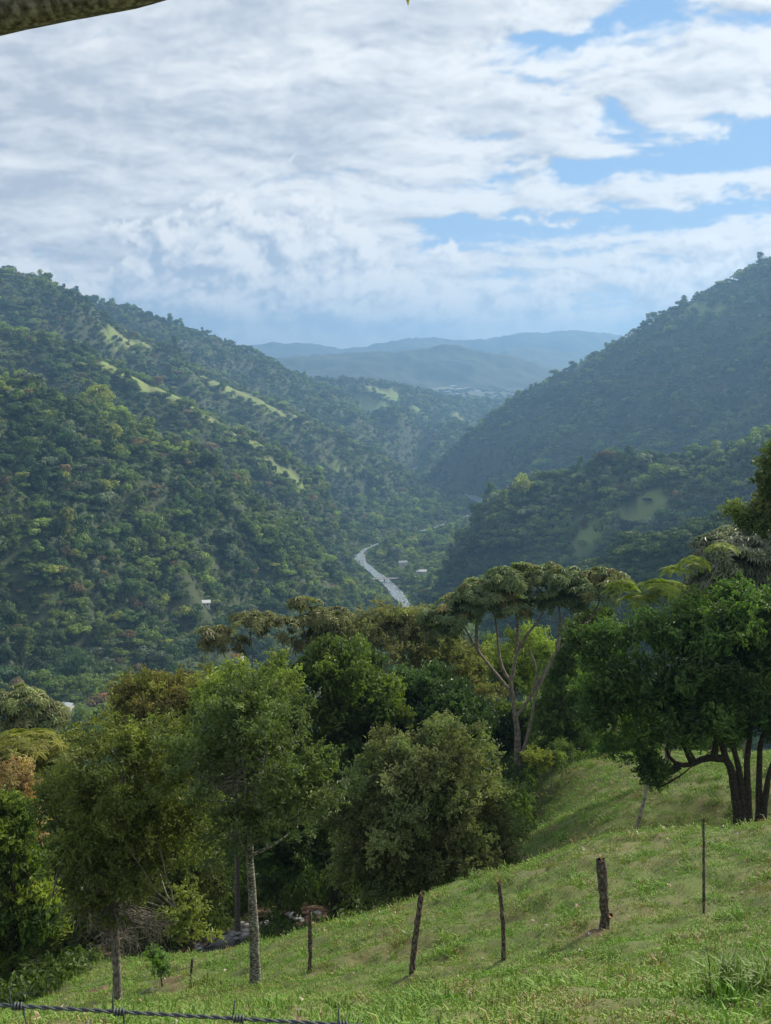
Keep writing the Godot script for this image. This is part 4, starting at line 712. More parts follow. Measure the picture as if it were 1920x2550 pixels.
func tree_tint(x: float, z: float) -> Color:
	var species := coarse.get_noise_2d(x * 2.5 + 400.0, z * 2.5) + rng.randfn() * 0.28
	if z < -1150.0 and hill_at(x, z) == -1:
		species += 0.30   # lighter riverside trees
	var on := hill_at(x, z)
	if on >= 0 and on <= 2 and crest_distance(on, x, z) < 30.0 + 25.0 * coarse.get_noise_2d(x * 4.0, z * 4.0):
		species += 0.45   # light scrub and young growth along the spur crests
	var dark := Color(0.026, 0.046, 0.020)
	var mid := Color(0.046, 0.070, 0.022)
	var light := Color(0.100, 0.130, 0.032)
	var c := dark.lerp(mid, clampf(species * 1.6 + 0.7, 0.0, 1.0)).lerp(light, clampf(species * 1.4 - 0.02, 0.0, 1.0))
	var odd := rng.randf()
	if odd < 0.10:
		c = Color(0.075, 0.090, 0.062)
	elif odd < 0.125:
		c = Color(0.095, 0.072, 0.040)
	elif odd < 0.16:
		c = Color(0.120, 0.130, 0.030)
	var f := 2.7 * rng.randf_range(0.65, 1.4)
	return Color(c.r * f, c.g * f, c.b * f)

var crowns := []
func build_woods() -> void:
	for k in 9:
		crowns.append(crown_mesh([0, 0, 0, 0, 1, 1, 1, 0, 2][k], 100 + k, 1300))
	rng.seed = 5
	var groves := {}   # hill -> variant -> [transforms, tints]
	var nearest := []
	var r := 108.0
	while r < 4650.0:
		var gap := 4.2 + r * 0.0022 if r < 1500.0 else 7.5 + (r - 1500.0) * 0.0016
		var span := deg_to_rad(54.0)
		var count := int(r * span / gap)
		for k in count:
			var az := -span * 0.5 + (k + rng.randf()) / count * span
			var rr := r + rng.randf_range(-0.5, 0.5) * gap
			var x := sin(az) * rr
			var z := -cos(az) * rr
			var odds := rng.randf()
			var big := rng.randf()
			var size := lerpf(2.6, 4.4, big) if odds < 0.34 else lerpf(4.2, 6.6, big) if odds < 0.80 else lerpf(6.4, 9.6, big)
			size *= clampf(1.0 + 1.1 * coarse.get_noise_2d(x * 5.0 + 77.0, z * 5.0), 0.62, 1.5)
			if rr < 480.0:
				size = minf(size, 4.2)
			size *= maxf(1.0, gap / 9.0)
			if pasture(x, z) > 0.35 and (odds > 0.5 or odds < 0.42):
				continue
			var w := river_distance(x, z)
			var wild := z < -1600.0 and z > -2130.0 or z < -2300.0 and z > -2650.0   # here trees close over the water
			if w < (2.5 + size * 0.4 if wild else 7.5 + size * 0.8):
				continue
			if w < 26.0:
				size *= 0.6
			if clearing(x, z, size):
				continue
			if not shows(x, z, size * 2.0 + 4.0):
				continue
			var kind := rng.randi() % 8 if rng.randf() < 0.96 else 8
			var light_wood := z > -800.0 and z < -480.0 and x > 90.0 and hill_at(x, z) == 8
			var tint := tree_tint(x, z)
			if light_wood:
				kind = 4 + rng.randi() % 3
				tint = Color(0.075, 0.115, 0.034).lerp(tint, 0.25)
				size *= 0.8
			var tall := size * rng.randf_range(0.85, 1.35)
			var y := height(x, z) - 0.3 * size + (rng.randf_range(0.0, 0.5) * size)
			var turn := Basis(Vector3.UP, rng.randf() * TAU).scaled(Vector3(size, tall, size))
			var hill := hill_at(x, z)
			if absf(az) < deg_to_rad(20.5) and rr > 520.0 and rr < 900.0 and shows(x, z, -3.0) and size > 4.3 and nearest.size() < 280 and rng.randf() < 0.5:
				nearest.append([kind, Transform3D(turn, Vector3(x, y, z)), tint])
				continue
			if not groves.has(hill):
				groves[hill] = {}
			if not groves[hill].has(kind):
				groves[hill][kind] = [[], PackedColorArray()]
			groves[hill][kind][0].append(Transform3D(turn, Vector3(x, y, z)))
			groves[hill][kind][1].append(tint)
		r += gap * 0.92
	# understorey that closes the canopy on the nearer slopes
	var bush := crown_mesh(0, 140, 300)
	var low := {}
	r = 520.0
	while r < 1750.0:
		var gap := 3.9 + r * 0.0013
		var count := int(r * deg_to_rad(50.0) / gap)
		for k in count:
			var az := deg_to_rad(-25.0 + 50.0 * (k + rng.randf()) / count)
			var rr := r + rng.randf_range(-0.5, 0.5) * gap
			var x := sin(az) * rr
			var z := -cos(az) * rr
			if pasture(x, z) > 0.3 or river_distance(x, z) < 8.0 or clearing(x, z, 1.0) or not shows(x, z, 3.0):
				continue
			var hill := hill_at(x, z)
			if not low.has(hill):
				low[hill] = [[], PackedColorArray()]
			var size := rng.randf_range(1.9, 3.6) * (0.85 + r * 0.00025)
			low[hill][0].append(Transform3D(Basis(Vector3.UP, rng.randf() * TAU).scaled(Vector3(size * 1.15, size, size * 1.15)), Vector3(x, height(x, z) - 0.35 * size, z)))
			low[hill][1].append(tree_tint(x, z))
		r += gap
	var total := 0
	for hill in low:
		total += low[hill][0].size()
	print("understorey ", total)
	total = 0
	for hill in groves:
		var root := base("forest", Vector3.ZERO)
		var label: String = {-1: "woods along the valley floor beside the river", -2: "woods on the slope falling from the pasture to the valley"}.get(hill, "")
		if hill >= 0:
			label = FOREST_LABELS[RIDGES[hill][0]]
		tag(root, label, "forest", "", "stuff")
		for kind in groves[hill]:
			total += groves[hill][kind][0].size()
			put_many("canopy", crowns[kind], M.canopy, groves[hill][kind][0], groves[hill][kind][1], root)
		if low.has(hill):
			put_many("understorey", bush, M.canopy, low[hill][0], low[hill][1], root)
	# the nearest crowns that can be told apart stand as trees of their own
	var tones := []
	for k in 7:
		var m: StandardMaterial3D = M.canopy.duplicate()
		m.albedo_color = ([Color(0.028, 0.048, 0.021), Color(0.036, 0.056, 0.021), Color(0.046, 0.070, 0.022), Color(0.060, 0.086, 0.026), Color(0.082, 0.108, 0.030), Color(0.075, 0.090, 0.062), Color(0.095, 0.072, 0.040)][k] * 2.6).linear_to_srgb()
		tones.append(m)
	var stem := Shape.new()
	stem.tube([Vector3(0, -0.4, 0), Vector3(0.03, 0.4, 0.02), Vector3(0.0, 0.95, 0.0)], [0.06, 0.045, 0.02], 6)
	var stem_mesh := stem.mesh()
	for t in nearest:
		var best := 0
		var gap := 1e9
		for k in 7:
			var c: Color = tones[k].albedo_color.srgb_to_linear()
			var d: float = absf(c.r - t[2].r) + absf(c.g - t[2].g) + absf(c.b - t[2].b)
			if d < gap:
				gap = d
				best = k
		var o := base("hillside_tree", t[1].origin)
		o.basis = t[1].basis
		put_mesh("trunk", stem_mesh, M.bark, o)
		put_mesh("crown", crowns[t[0]], tones[best], o)
		var wide: float = t[1].basis.x.length()
		var bulk := "small " if wide < 5.0 else "broad " if wide < 6.4 else "large " if wide < 8.2 else "towering "
		var ground: String = {0: "on the near left spur", -1: "on the valley floor below the spurs", -2: "on the wooded flank below the pasture", 7: "on the right spur", 8: "on the low right slope"}.get(hill_at(t[1].origin.x, t[1].origin.z), "on the lower valley side")
		for h in HOUSE_SPOTS:
			if Vector2(t[1].origin.x - h[0], t[1].origin.z - h[1]).length() < 34.0:
				ground = "beside the " + h[2]
		tag(o, bulk + ["dark green", "deep green", "mid green", "green", "light yellow green", "silvery green", "brownish"][best] + [" round", " round", " round", " round", " flat-topped", " flat-topped", " flat-topped", " round", " tall"][t[0]] + " tree " + ground, "tree", "trees on the lower valley slopes")
	print("forest copies ", total, ", trees ", nearest.size())

func clearing(x: float, z: float, size: float) -> bool:
	for c in CLEARINGS:
		if Vector2(x - c[0], z - c[1]).length() < c[2] + size:
			return true
	return false

var rock_mesh: ArrayMesh
func build_river() -> void:
	var s := Shape.new()
	var line := Curve3D.new()
	for p in RIVER:
		line.add_point(Vector3(p.x, 0, p.y))
	for k in RIVER.size():
		var t: Vector2 = (RIVER[mini(k + 1, RIVER.size() - 1)] - RIVER[maxi(k - 1, 0)]) * 0.18
		line.set_point_in(k, Vector3(-t.x, 0, -t.y))
		line.set_point_out(k, Vector3(t.x, 0, t.y))
	var long := line.get_baked_length()
	var steps := int(long / 8.0)
	var across := 6
	for k in steps + 1:
		var p := line.sample_baked(k * long / steps)
		var q := line.sample_baked(minf(k * long / steps + 4.0, long)) - line.sample_baked(maxf(k * long / steps - 4.0, 0.0))
		var side := Vector3(-q.z, 0, q.x).normalized()
		var half := 6.8 + 3.2 * coarse.get_noise_2d(k * 14.0, 5.0)
		if p.z < -1600.0 and p.z > -2130.0 or p.z < -2300.0 and p.z > -2650.0:
			half *= 0.55
		if p.z < -2180.0 and p.z > -2300.0 or p.z < -2730.0 and p.z > -2830.0:
			half *= 1.8
		for j in across + 1:
			var at := p + side * (half * (2.0 * j / across - 1.0))
			s.v.append(Vector3(at.x, floor_height(p.x, p.z) - 2.2, at.z)); s.n.append(Vector3.UP); s.c.append(Color.WHITE)
	for k in steps:
		for j in across:
			var a := k * (across + 1) + j
			for q in [a, a + across + 1, a + 1, a + across + 1, a + across + 2, a + 1]:
				s.i.append(q)
	tag(put_mesh("river", s.mesh(), M.river), "pale river winding along the valley floor", "river", "", "structure")
	# boulders in the riverbed
	rng.seed = 77
	var rock := Shape.new()
	for k in 60:
		var d := Vector3(rng.randfn(), rng.randfn(), rng.randfn()).normalized()
		var u := d.cross(Vector3.UP).normalized() * 0.5
		var w := d.cross(u).normalized() * 0.5
		rock.quad(d * Vector3(1, 0.6, 1) + u, d * Vector3(1, 0.6, 1) + w, d * Vector3(1, 0.6, 1) - u, d * Vector3(1, 0.6, 1) - w, Color.WHITE)
	rock_mesh = rock.mesh()
	var where := []
	var tint := PackedColorArray()
	for k in 170:
		var p := line.sample_baked(rng.randf() * long * 0.75)
		var off := rng.randfn() * 9.0
		p += Vector3(off, 0, rng.randfn() * 3.0)
		p.y = floor_height(p.x, p.z) - 2.2 + rng.randf_range(-0.3, 0.1)
		var g := rng.randf_range(0.30, 0.52)
		where.append(Transform3D(Basis(Vector3.UP, rng.randf() * TAU).scaled(Vector3.ONE * rng.randf_range(0.4, 1.5)), p))
		tint.append(Color(g, g * 0.98, g * 0.93))
	tag(put_many("boulders", rock_mesh, M.stone, where, tint), "grey boulders scattered in the pale riverbed", "rocks", "", "stuff")

# ------------------------------------------------------------------ houses, road and bridge in the valley
func build_house(x: float, z: float, turn: float, size: Vector3, wall: Color, roof: Color, label: String) -> void:
	var o := base("house", Vector3(x, height(x, z), z), turn)
	tag(o, label, "house", "houses in the valley")
	var w := size.x * 0.5
	var d := size.z * 0.5
	var h := size.y
	var s := Shape.new()
	s.box(Vector3(-w, -3.0, -d), Vector3(w, h, d))
	for e in [-1, 1]:
		s.tri(Vector3(e * w, h, -d), Vector3(e * w, h, d), Vector3(e * w, h + d * 0.48, 0), Color.WHITE)
	put_mesh("wall", s.mesh(), paint(wall, 0.9), o)
	s = Shape.new()
	var o2 := 0.5
	var ry := h + d * 0.5 + 0.05
	for e in [-1.0, 1.0]:
		var a := Vector3(-w - o2, ry, 0)
		var b := Vector3(w + o2, ry, 0)
		var c := Vector3(w + o2, h - o2 * 0.5, e * (d + o2))
		var f := Vector3(-w - o2, h - o2 * 0.5, e * (d + o2))
		s.quad(a, b, c, f, Color.WHITE)
		s.quad(a + Vector3(0, 0.12, 0), b + Vector3(0, 0.12, 0), c + Vector3(0, 0.12, 0), f + Vector3(0, 0.12, 0), Color.WHITE)
		s.quad(f, c, c + Vector3(0, 0.12, 0), f + Vector3(0, 0.12, 0), Color.WHITE)
	put_mesh("roof", s.mesh(), paint(roof, 0.55), o)
	s = Shape.new()
	s.box(Vector3(-0.5, 0.0, d), Vector3(0.5, 2.1, d + 0.06))
	put_mesh("door", s.mesh(), paint(Color(0.25, 0.16, 0.10), 0.7), o)
	for e in [-0.55, 0.55]:
		s = Shape.new()
		s.box(Vector3(e * w - 0.6, 1.0, d), Vector3(e * w + 0.6, 2.1, d + 0.05))
		put_mesh("window", s.mesh(), paint(Color(0.12, 0.15, 0.18), 0.2), o)

func ribbon(line: Curve3D, half: float, lift: float, step: float) -> ArrayMesh:
	var s := Shape.new()
	var long := line.get_baked_length()
	var steps := int(long / step)
	for k in steps + 1:
		var p := line.sample_baked(k * long / steps)
		var q := line.sample_baked(minf(k * long / steps + 1.0, long)) - line.sample_baked(maxf(k * long / steps - 1.0, 0.0))
		var side := Vector3(-q.z, 0, q.x).normalized()
		for j in 5:
			var at := p + side * half * (j - 2) * 0.5
			s.v.append(Vector3(at.x, height(at.x, at.z) + lift, at.z)); s.n.append(Vector3.UP); s.c.append(Color.WHITE)
	for k in steps:
		for j in 4:
			var a := k * 5 + j
			for q in [a, a + 5, a + 1, a + 5, a + 6, a + 1]:
				s.i.append(q)
	return s.mesh()

func build_valley() -> void:
	var white := Color(0.74, 0.74, 0.72)
	var pale := Color(0.80, 0.78, 0.72)
	var red := Color(0.46, 0.24, 0.19)
	build_house(-143.5, -850, 0.2, Vector3(9, 3, 6), pale, Color(0.76, 0.78, 0.79), "small house with white metal roof alone in the forest on the near left spur")
	build_house(-113.8, -811, -0.3, Vector3(10, 3, 7), pale, red, "red-roofed house among palms at the foot of the near left spur")
	build_house(-25.9, -954, 0.6, Vector3(9, 3, 6), white, Color(0.74, 0.76, 0.77), "white-roofed house near the lower end of the visible river")
	build_house(-79.1, -1338, 0.1, Vector3(13, 3.4, 8), pale, Color(0.66, 0.28, 0.16), "orange-roofed house on the sunlit bank above the river bend")
	build_house(-51.6, -1064, -0.2, Vector3(10, 3.2, 7), Color(0.55, 0.42, 0.36), Color(0.42, 0.30, 0.28), "brownish house in bright trees left of the bridge")
	build_house(47.4, -1436, 0.0, Vector3(14, 3.2, 7), white, Color(0.72, 0.73, 0.73), "long white house on the right bank near the bridge")
	build_house(23.9, -1509, 0.3, Vector3(12, 3.2, 8), pale, Color(0.45, 0.48, 0.50), "grey-roofed house among trees up the river from the bridge")
	build_house(-167.1, -628, 0.5, Vector3(7, 3, 5), Color(0.6, 0.4, 0.35), red, "small red-roofed hut below the bend of the road")
	build_house(-182.3, -608, -0.4, Vector3(7, 3, 5), pale, Color(0.76, 0.78, 0.79), "small white-roofed house among dark trees by the road")
	build_house(-185.6, -592, 0.9, Vector3(8, 3, 6), white, red, "white house with red roof beside the grey road")
	var line := Curve3D.new()
	for p in ROAD:
		line.add_point(Vector3(p.x, 0, p.y))
	var r := put_mesh("road", ribbon(line, 3.2, 0.45, 3.0), M.asphalt)
	tag(r, "grey road showing between the trees at the valley bottom", "road", "", "structure")
	# bridge over the river
	var b := base("bridge", Vector3(5.5, -288.2, -1394), atan2(6.0, 36.0))
	tag(b, "low concrete bridge with railings across the pale river", "bridge")
	var s := Shape.new()
	s.box(Vector3(-21, -0.7, -2.4), Vector3(21, 0.0, 2.4))
	put_mesh("deck", s.mesh(), M.concrete, b)
	for x in [-7.0, 7.0]:
		s = Shape.new()
		s.box(Vector3(x - 0.6, -9.0, -1.8), Vector3(x + 0.6, -0.7, 1.8))
		put_mesh("pier", s.mesh(), M.concrete, b)
	for x in [-21.5, 21.5]:
		s = Shape.new()
		s.box(Vector3(x - 2.0, -9.0, -2.8), Vector3(x + 2.0, 0.06, 2.8))
		put_mesh("abutment", s.mesh(), M.concrete, b)
	for z in [-2.2, 2.2]:
		s = Shape.new()
		for k in 15:
			s.box(Vector3(-20.9 + k * 2.98, 0.0, z - 0.09), Vector3(-20.72 + k * 2.98, 1.0, z + 0.09))
		s.box(Vector3(-21, 0.9, z - 0.13), Vector3(21, 1.1, z + 0.13))
		s.box(Vector3(-21, 0.45, z - 0.06), Vector3(21, 0.58, z + 0.06))
		put_mesh("railing", s.mesh(), M.concrete, b)
	# far town on the plain
	rng.seed = 61
	for k in 26:
		var d := rng.randf_range(5000.0, 5500.0) if k % 3 else rng.randf_range(5400.0, 6600.0)
		var a := rng.randf_range(-0.02, 0.155) if k < 20 else rng.randf_range(-0.09, -0.01)
		var at := Vector3(sin(a) * d, 0, -cos(a) * d)
		at.y = height(at.x, at.z)
		var o := base("far_building", at, rng.randf() * 0.8)
		s = Shape.new()
		var w := rng.randf_range(6.0, 15.0)
		var h := rng.randf_range(3.5, 7.0)
		s.box(Vector3(-w, -6, -12), Vector3(w, h, 12))
		put_mesh("wall", s.mesh(), paint(Color(0.9, 0.9, 0.88), 0.9), o)
		s = Shape.new()
		s.box(Vector3(-w - 1, h, -13), Vector3(w + 1, h + 1.2, 13))
		put_mesh("roof", s.mesh(), paint(Color(0.92, 0.92, 0.92), 0.6), o)
		tag(o, "tiny white building of the far town on the hazy plain", "building", "buildings of the far town")
	# groves on the plain
	var where := []
	var tint := PackedColorArray()
	for k in 2600:
		var d := rng.randf_range(4500.0, 6900.0)
		var a := rng.randf_range(-0.2, 0.3)
		var at := Vector3(sin(a) * d, 0, -cos(a) * d)
		if coarse.get_noise_2d(at.x * 0.5, at.z * 0.25) < -0.12:
			continue
		at.y = height(at.x, at.z) - 2.0
		var size := rng.randf_range(7.0, 16.0)
		where.append(Transform3D(Basis(Vector3.UP, rng.randf() * TAU).scaled(Vector3(size * 1.6, size * 0.55, size)), at))
		var f := rng.randf_range(0.7, 1.5)
		tint.append(Color(0.042 * f, 0.060 * f, 0.026 * f))
	tag(put_many("plain_groves", crowns[0], M.canopy, where, tint), "scattered groves on the hazy plain before the mountains", "woods", "", "stuff")

# ------------------------------------------------------------------ leaves
func leaf(s: Shape, at: Vector3, along: Vector3, face: Vector3, long: float, wide: float, tone: float, fold := 0.25) -> void:
	var side := along.cross(face).normalized()
	var up := side.cross(along).normalized()
	var mid := at + along * long * 0.45
	var tip := at + along * long - up * long * 0.12
	var col := Color(tone, tone, tone)
	s.tri(at, mid + side * wide * 0.5 + up * wide * fold, tip, col)
	s.tri(at, tip, mid - side * wide * 0.5 + up * wide * fold, col)

func any_way() -> Vector3:
	return Vector3(rng.randfn(), rng.randfn(), rng.randfn()).normalized()

# a spray about 0.7 m across, growing along +y
func spray_mesh(style: String, seed_: int) -> ArrayMesh:
	rng.seed = seed_
	var s := Shape.new()
	match style:
		"small":
			for b in 7:
				var out := (any_way() + Vector3(0, 0.7, 0)).normalized()
				var root := Vector3(0, rng.randf_range(-0.15, 0.1), 0)
				for k in 13:
					var p := root + out * rng.randf_range(0.06, 0.36) + any_way() * 0.05
					leaf(s, p, (out * 0.6 + any_way()).normalized(), (Vector3.UP + any_way() * 0.8).normalized(), rng.randf_range(0.085, 0.135), rng.randf_range(0.042, 0.06), rng.randf_range(0.6, 1.4))
		"oval":
			for b in 8:
				var out := (any_way() + Vector3(0, 0.25, 0)).normalized()
				for k in 8:
					var p := out * rng.randf_range(0.08, 0.40) + any_way() * 0.06
					leaf(s, p, (out * 0.5 + Vector3(0, -0.95, 0) + any_way() * 0.5).normalized(), (out + Vector3.UP * 0.6 + any_way() * 0.4).normalized(), rng.randf_range(0.13, 0.21), rng.randf_range(0.06, 0.085), rng.randf_range(0.65, 1.35))
		"palmate":
			for b in 5:
				var out := (any_way() + Vector3(0, 0.9, 0)).normalized()
				var hub := out * rng.randf_range(0.12, 0.42)
				var tone := rng.randf_range(0.75, 1.25)
				var axis := (Vector3.UP + out * 0.5 + any_way() * 0.25).normalized()
				var u := axis.cross(any_way()).normalized()
				var w := axis.cross(u)
				var n := 8
				for k in n:
					var a := TAU * k / n
					var dir := (u * cos(a) + w * sin(a) - axis * rng.randf_range(0.2, 0.6)).normalized()
					leaf(s, hub + dir * 0.02, dir, axis, rng.randf_range(0.26, 0.36), rng.randf_range(0.09, 0.12), tone * rng.randf_range(0.85, 1.15), 0.12)
		"frond":
			for b in 6:
				var a := TAU * (b + rng.randf()) / 6.0
				var out := Vector3(cos(a), 0.35, sin(a))
				var tone := rng.randf_range(0.85, 1.15)
				for k in 12:
					var t := (k + 1) / 12.0
					var p := out * t * 0.75 - Vector3(0, 0.40 * t * t, 0)
					var dir := (Vector3(cos(a), 0.35 - 0.8 * t, sin(a))).normalized()
					for e in [-1, 1]:
						var side := dir.cross(Vector3.UP).normalized() * float(e)
						leaf(s, p, (side + dir * 0.5 - Vector3(0, 0.2, 0)).normalized(), Vector3.UP, 0.20 * (1.15 - 0.7 * absf(t - 0.45)), 0.055, tone * rng.randf_range(0.9, 1.1), 0.05)
	return s.mesh()

var sprays := {}
func spray_of(style: String, k: int) -> ArrayMesh:
	if not sprays.has(style):
		sprays[style] = []
		for j in 3:
			sprays[style].append(spray_mesh(style, 300 + j * 7 + style.length()))
	return sprays[style][k]

# a bent, tapered limb between two points
func limb(s: Shape, a: Vector3, b: Vector3, r0: float, r1: float, sag: float, sides := 6) -> void:
	var pts := []
	var rad := []
	var n := 6
	var side := any_way() * a.distance_to(b) * sag
	for k in n + 1:
		var t := k / float(n)
		pts.append(a.lerp(b, t) + side * sin(t * PI) + any_way() * a.distance_to(b) * 0.012)
		rad.append(lerpf(r0, r1, pow(t, 0.7)))
	s.tube(pts, rad, sides, Color.WHITE, 0.0, null, false)

func along_line(line: Array, y: float) -> Vector3:
	for k in line.size() - 1:
		if line[k + 1].y >= y:
			return line[k].lerp(line[k + 1], clampf((y - line[k].y) / maxf(line[k + 1].y - line[k].y, 0.01), 0.0, 1.0))
	return line[line.size() - 1]

# t: stems (lists of world points, the first on the ground), radius, crowns [[centre, half sizes], ...], style, tints, lobe size, density
func build_tree(t: Dictionary) -> Node3D:
	rng.seed = hash(t.label) % 100000
	var foot: Vector3 = t.stems[0][0]
	foot.y = height(foot.x, foot.z)
	var o := base(t.get("name", "tree"), foot)
	tag(o, t.label, t.get("category", "tree"), t.get("group", ""))
	var wood := Shape.new()
	var lines := []
	var first := true
	for stem in t.stems:
		var pts := []
		for p in stem:
			pts.append(p - foot)
		if first or t.get("many_feet", false):
			pts[0].y = height(stem[0].x, stem[0].z) - foot.y - 0.25
		# smooth the given line
		var fine := []
		var rad := []
		var r0: float = t.radius * (1.0 if first else t.get("side_radius", 0.6))
		var r1: float = r0 * t.get("taper", 0.35)
		var curve := Curve3D.new()
		for k in pts.size():
			var tang: Vector3 = (pts[mini(k + 1, pts.size() - 1)] - pts[maxi(k - 1, 0)]) * 0.17
			curve.add_point(pts[k], -tang, tang)
		var long := curve.get_baked_length()
		var steps := maxi(8, int(long / 0.35))
		for k in steps + 1:
			var f := k / float(steps)
			fine.append(curve.sample_baked(f * long) + any_way() * r0 * 0.07)
			rad.append(lerpf(r0, r1, f) * (1.0 + (0.5 * exp(-f * long / (r0 * 3.0)) if first or t.get("many_feet", false) else 0.0)))
		wood.tube(fine, rad, 10, Color.WHITE, 0.18, bump)
		lines.append(fine)
		first = false
	var size: float = t.get("spray", 1.0)
	var where := [[], [], []]
	var tint := [PackedColorArray(), PackedColorArray(), PackedColorArray()]
	var a: Color = t.tint
	var b: Color = t.get("tint2", a)
	var droop: float = t.get("droop", 0.0)
	for crown in t.crowns:
		var c: Vector3 = crown[0] - foot
		var e: Vector3 = crown[1]
		var lobe: float = t.get("lobe", 0.8)
		var area := 4.0 * PI * pow((pow(e.x * e.y, 1.6) + pow(e.x * e.z, 1.6) + pow(e.y * e.z, 1.6)) / 3.0, 1.0 / 1.6)
		if t.has("scatter"):
			# single rosettes spread through the outer crown, thinning inwards
			for k in int(t.scatter * area / pow(0.40 * size, 2.0)):
				var d := any_way()
				if d.y < 0.0 and rng.randf() < 0.65:
					d.y = -d.y
				var ragged := 1.0 + 0.35 * bump.get_noise_3dv(d * 34.0 + c * 9.0)
				var p := c + Vector3(d.x * e.x, d.y * e.y, d.z * e.z) * pow(rng.randf(), 0.30) * ragged
				var up := (Vector3.UP * 0.9 + d * 0.55 + any_way() * 0.35).normalized()
				var side := up.cross(any_way()).normalized()
				var v := rng.randi() % 3
				where[v].append(Transform3D(Basis(side, up, side.cross(up)) * rng.randf_range(0.75, 1.2) * size, p))
				var patch := bump.get_noise_3dv(p * 9.0)
				var mixed := clampf((t.get("mix", 0.3) - 0.5) + 1.3 * patch + rng.randfn() * 0.3 + 0.35, 0.0, 1.0)
				var hue := a.lerp(b, mixed)
				var g := 2.6 * rng.randf_range(0.65, 1.35)
				tint[v].append(Color(hue.r * g, hue.g * g, hue.b * g))
			for k in int(2 + area * 0.12):
				var line: Array = lines[rng.randi() % lines.size()]
				var d := any_way()
				var q := c + Vector3(d.x * e.x, absf(d.y) * e.y, d.z * e.z) * 0.8
				var from: Vector3 = line[int(line.size() * rng.randf_range(0.75, 0.99))]
				if from.distance_to(q) < 0.7 * (e.x + e.z):
					limb(wood, from, q, t.radius * 0.14, 0.015, 0.1, 5)
			continue
		var n := maxi(3, int(area / (PI * lobe * lobe) * t.get("lobes", 0.8)))
		for k in n:
			var d := any_way()
			if d.y < -0.45 and rng.randf() < 0.6:
				d.y = -d.y
			var q := c + Vector3(d.x * e.x, d.y * e.y, d.z * e.z) * rng.randf_range(0.50, 1.12)
			var r := lobe * rng.randf_range(0.5, 1.4)
			var flat: float = t.get("flat", 0.7)
			if rng.randf() < t.get("limbs", 0.35):
				var line: Array = lines[rng.randi() % lines.size()]
				var from: Vector3 = along_line(line, q.y - rng.randf_range(0.5, 1.0) * maxf(e.y, 0.8))
				if from.distance_to(q) < 0.8 * (e.x + e.y + e.z):
					limb(wood, from, q, t.radius * 0.22, 0.012, 0.12, 5)
			var shade := rng.randf_range(0.62, 1.42)
			var mix := clampf(rng.randfn() * 0.30 + t.get("mix", 0.3), 0.0, 1.0)
			var m := int(t.get("dense", 1.0) * 4.2 * pow(r / (0.36 * size), 2.0)) + 2
			for j in m:
				var w := (any_way() + Vector3(0, 0.25, 0)).normalized()
				var p := q + Vector3(w.x, w.y * flat, w.z) * r * rng.randf_range(0.45, 1.0)
				var up := (w * 0.7 + d * 0.4 + Vector3(0, 0.5 - droop, 0) + any_way() * 0.5).normalized()
				var side := up.cross(any_way()).normalized()
				var f := rng.randf_range(0.75, 1.2) * size
				var v := rng.randi() % 3
				where[v].append(Transform3D(Basis(side, up, side.cross(up)) * f, p))
				var col := a.lerp(b, clampf(mix + rng.randfn() * 0.15, 0.0, 1.0))
				var g := 2.9 * shade * rng.randf_range(0.85, 1.15)
				tint[v].append(Color(col.r * g, col.g * g, col.b * g))
	if t.has("bare"):   # leafless grey twigs
		for tangle in t.bare:
			var c: Vector3 = tangle[0] - foot
			for k in int(tangle[2]):
				var d := any_way()
				var q: Vector3 = c + Vector3(d.x * tangle[1].x, d.y * tangle[1].y, d.z * tangle[1].z) * rng.randf()
				var from := along_line(lines[0], q.y + 0.2)
				limb(wood, from.lerp(q, 0.3) if tangle[3] else c, q, 0.012 * size + 0.006, 0.004, 0.2, 4)
				for j in 3:
					limb(wood, q, q + Vector3(rng.randfn() * 0.25, -absf(rng.randfn()) * 0.35, rng.randfn() * 0.25) * size, 0.006 * size, 0.003, 0.15, 3)
	put_mesh("trunk", wood.mesh(), M[t.get("bark", "bark")], o)
	var crown_root := Node3D.new()
	crown_root.name = "crown"
	crown_root.set_meta("kind", "stuff")
	o.add_child(crown_root)
	var total := 0
	for v in 3:
		if where[v].size():
			total += where[v].size()
			put_many("foliage", spray_of(t.style, v), M[t.get("leaf", "leaf")], where[v], tint[v], crown_root)
	spray_count += total
	return o

var spray_count := 0
func build_trees() -> void:
	for t in TREES:
		build_tree(t)
	print("sprays ", spray_count)

# low growth under the trees in the gully
func build_undergrowth() -> void:
	rng.seed = 91
	var where := [[], [], []]
	var tint := [PackedColorArray(), PackedColorArray(), PackedColorArray()]
	for k in 17000:
		var r := sqrt(rng.randf_range(34.0 * 34.0, 108.0 * 108.0))
		var a := deg_to_rad(rng.randf_range(-27.0, 27.0))
		var x := sin(a) * r
		var z := -cos(a) * r
		if on_far_slope(x, z) or stream_near(x, z) < 1.7 or Vector2(x + 3.8, z + 55.5).length() < 4.6:
			continue
		if stream_near(x, z) < 1.7 or r < 42.0 and x > -10.5 or r < 47.0 and x > -9.0 and x < -5.0:
			continue
		var p := Vector3(x, height(x, z) + rng.randf_range(0.0, 2.6 if r > 50.0 else 0.25), z)
		var up := (Vector3.UP + any_way() * 0.6).normalized()
		var side := up.cross(any_way()).normalized()
		var v := rng.randi() % 3
		where[v].append(Transform3D(Basis(side, up, side.cross(up)) * rng.randf_range(1.0, 2.2), p))
		var f := rng.randf_range(0.6, 1.4)
		tint[v].append(Color(0.100 * f, 0.150 * f, 0.045 * f))
	var o := base("undergrowth", Vector3.ZERO)
	tag(o, "dark leafy undergrowth beneath the trees in the gully", "undergrowth", "", "stuff")
	for v in 3:
		put_many("leaves", spray_of("oval", v), M.leaf, where[v], tint[v], o)

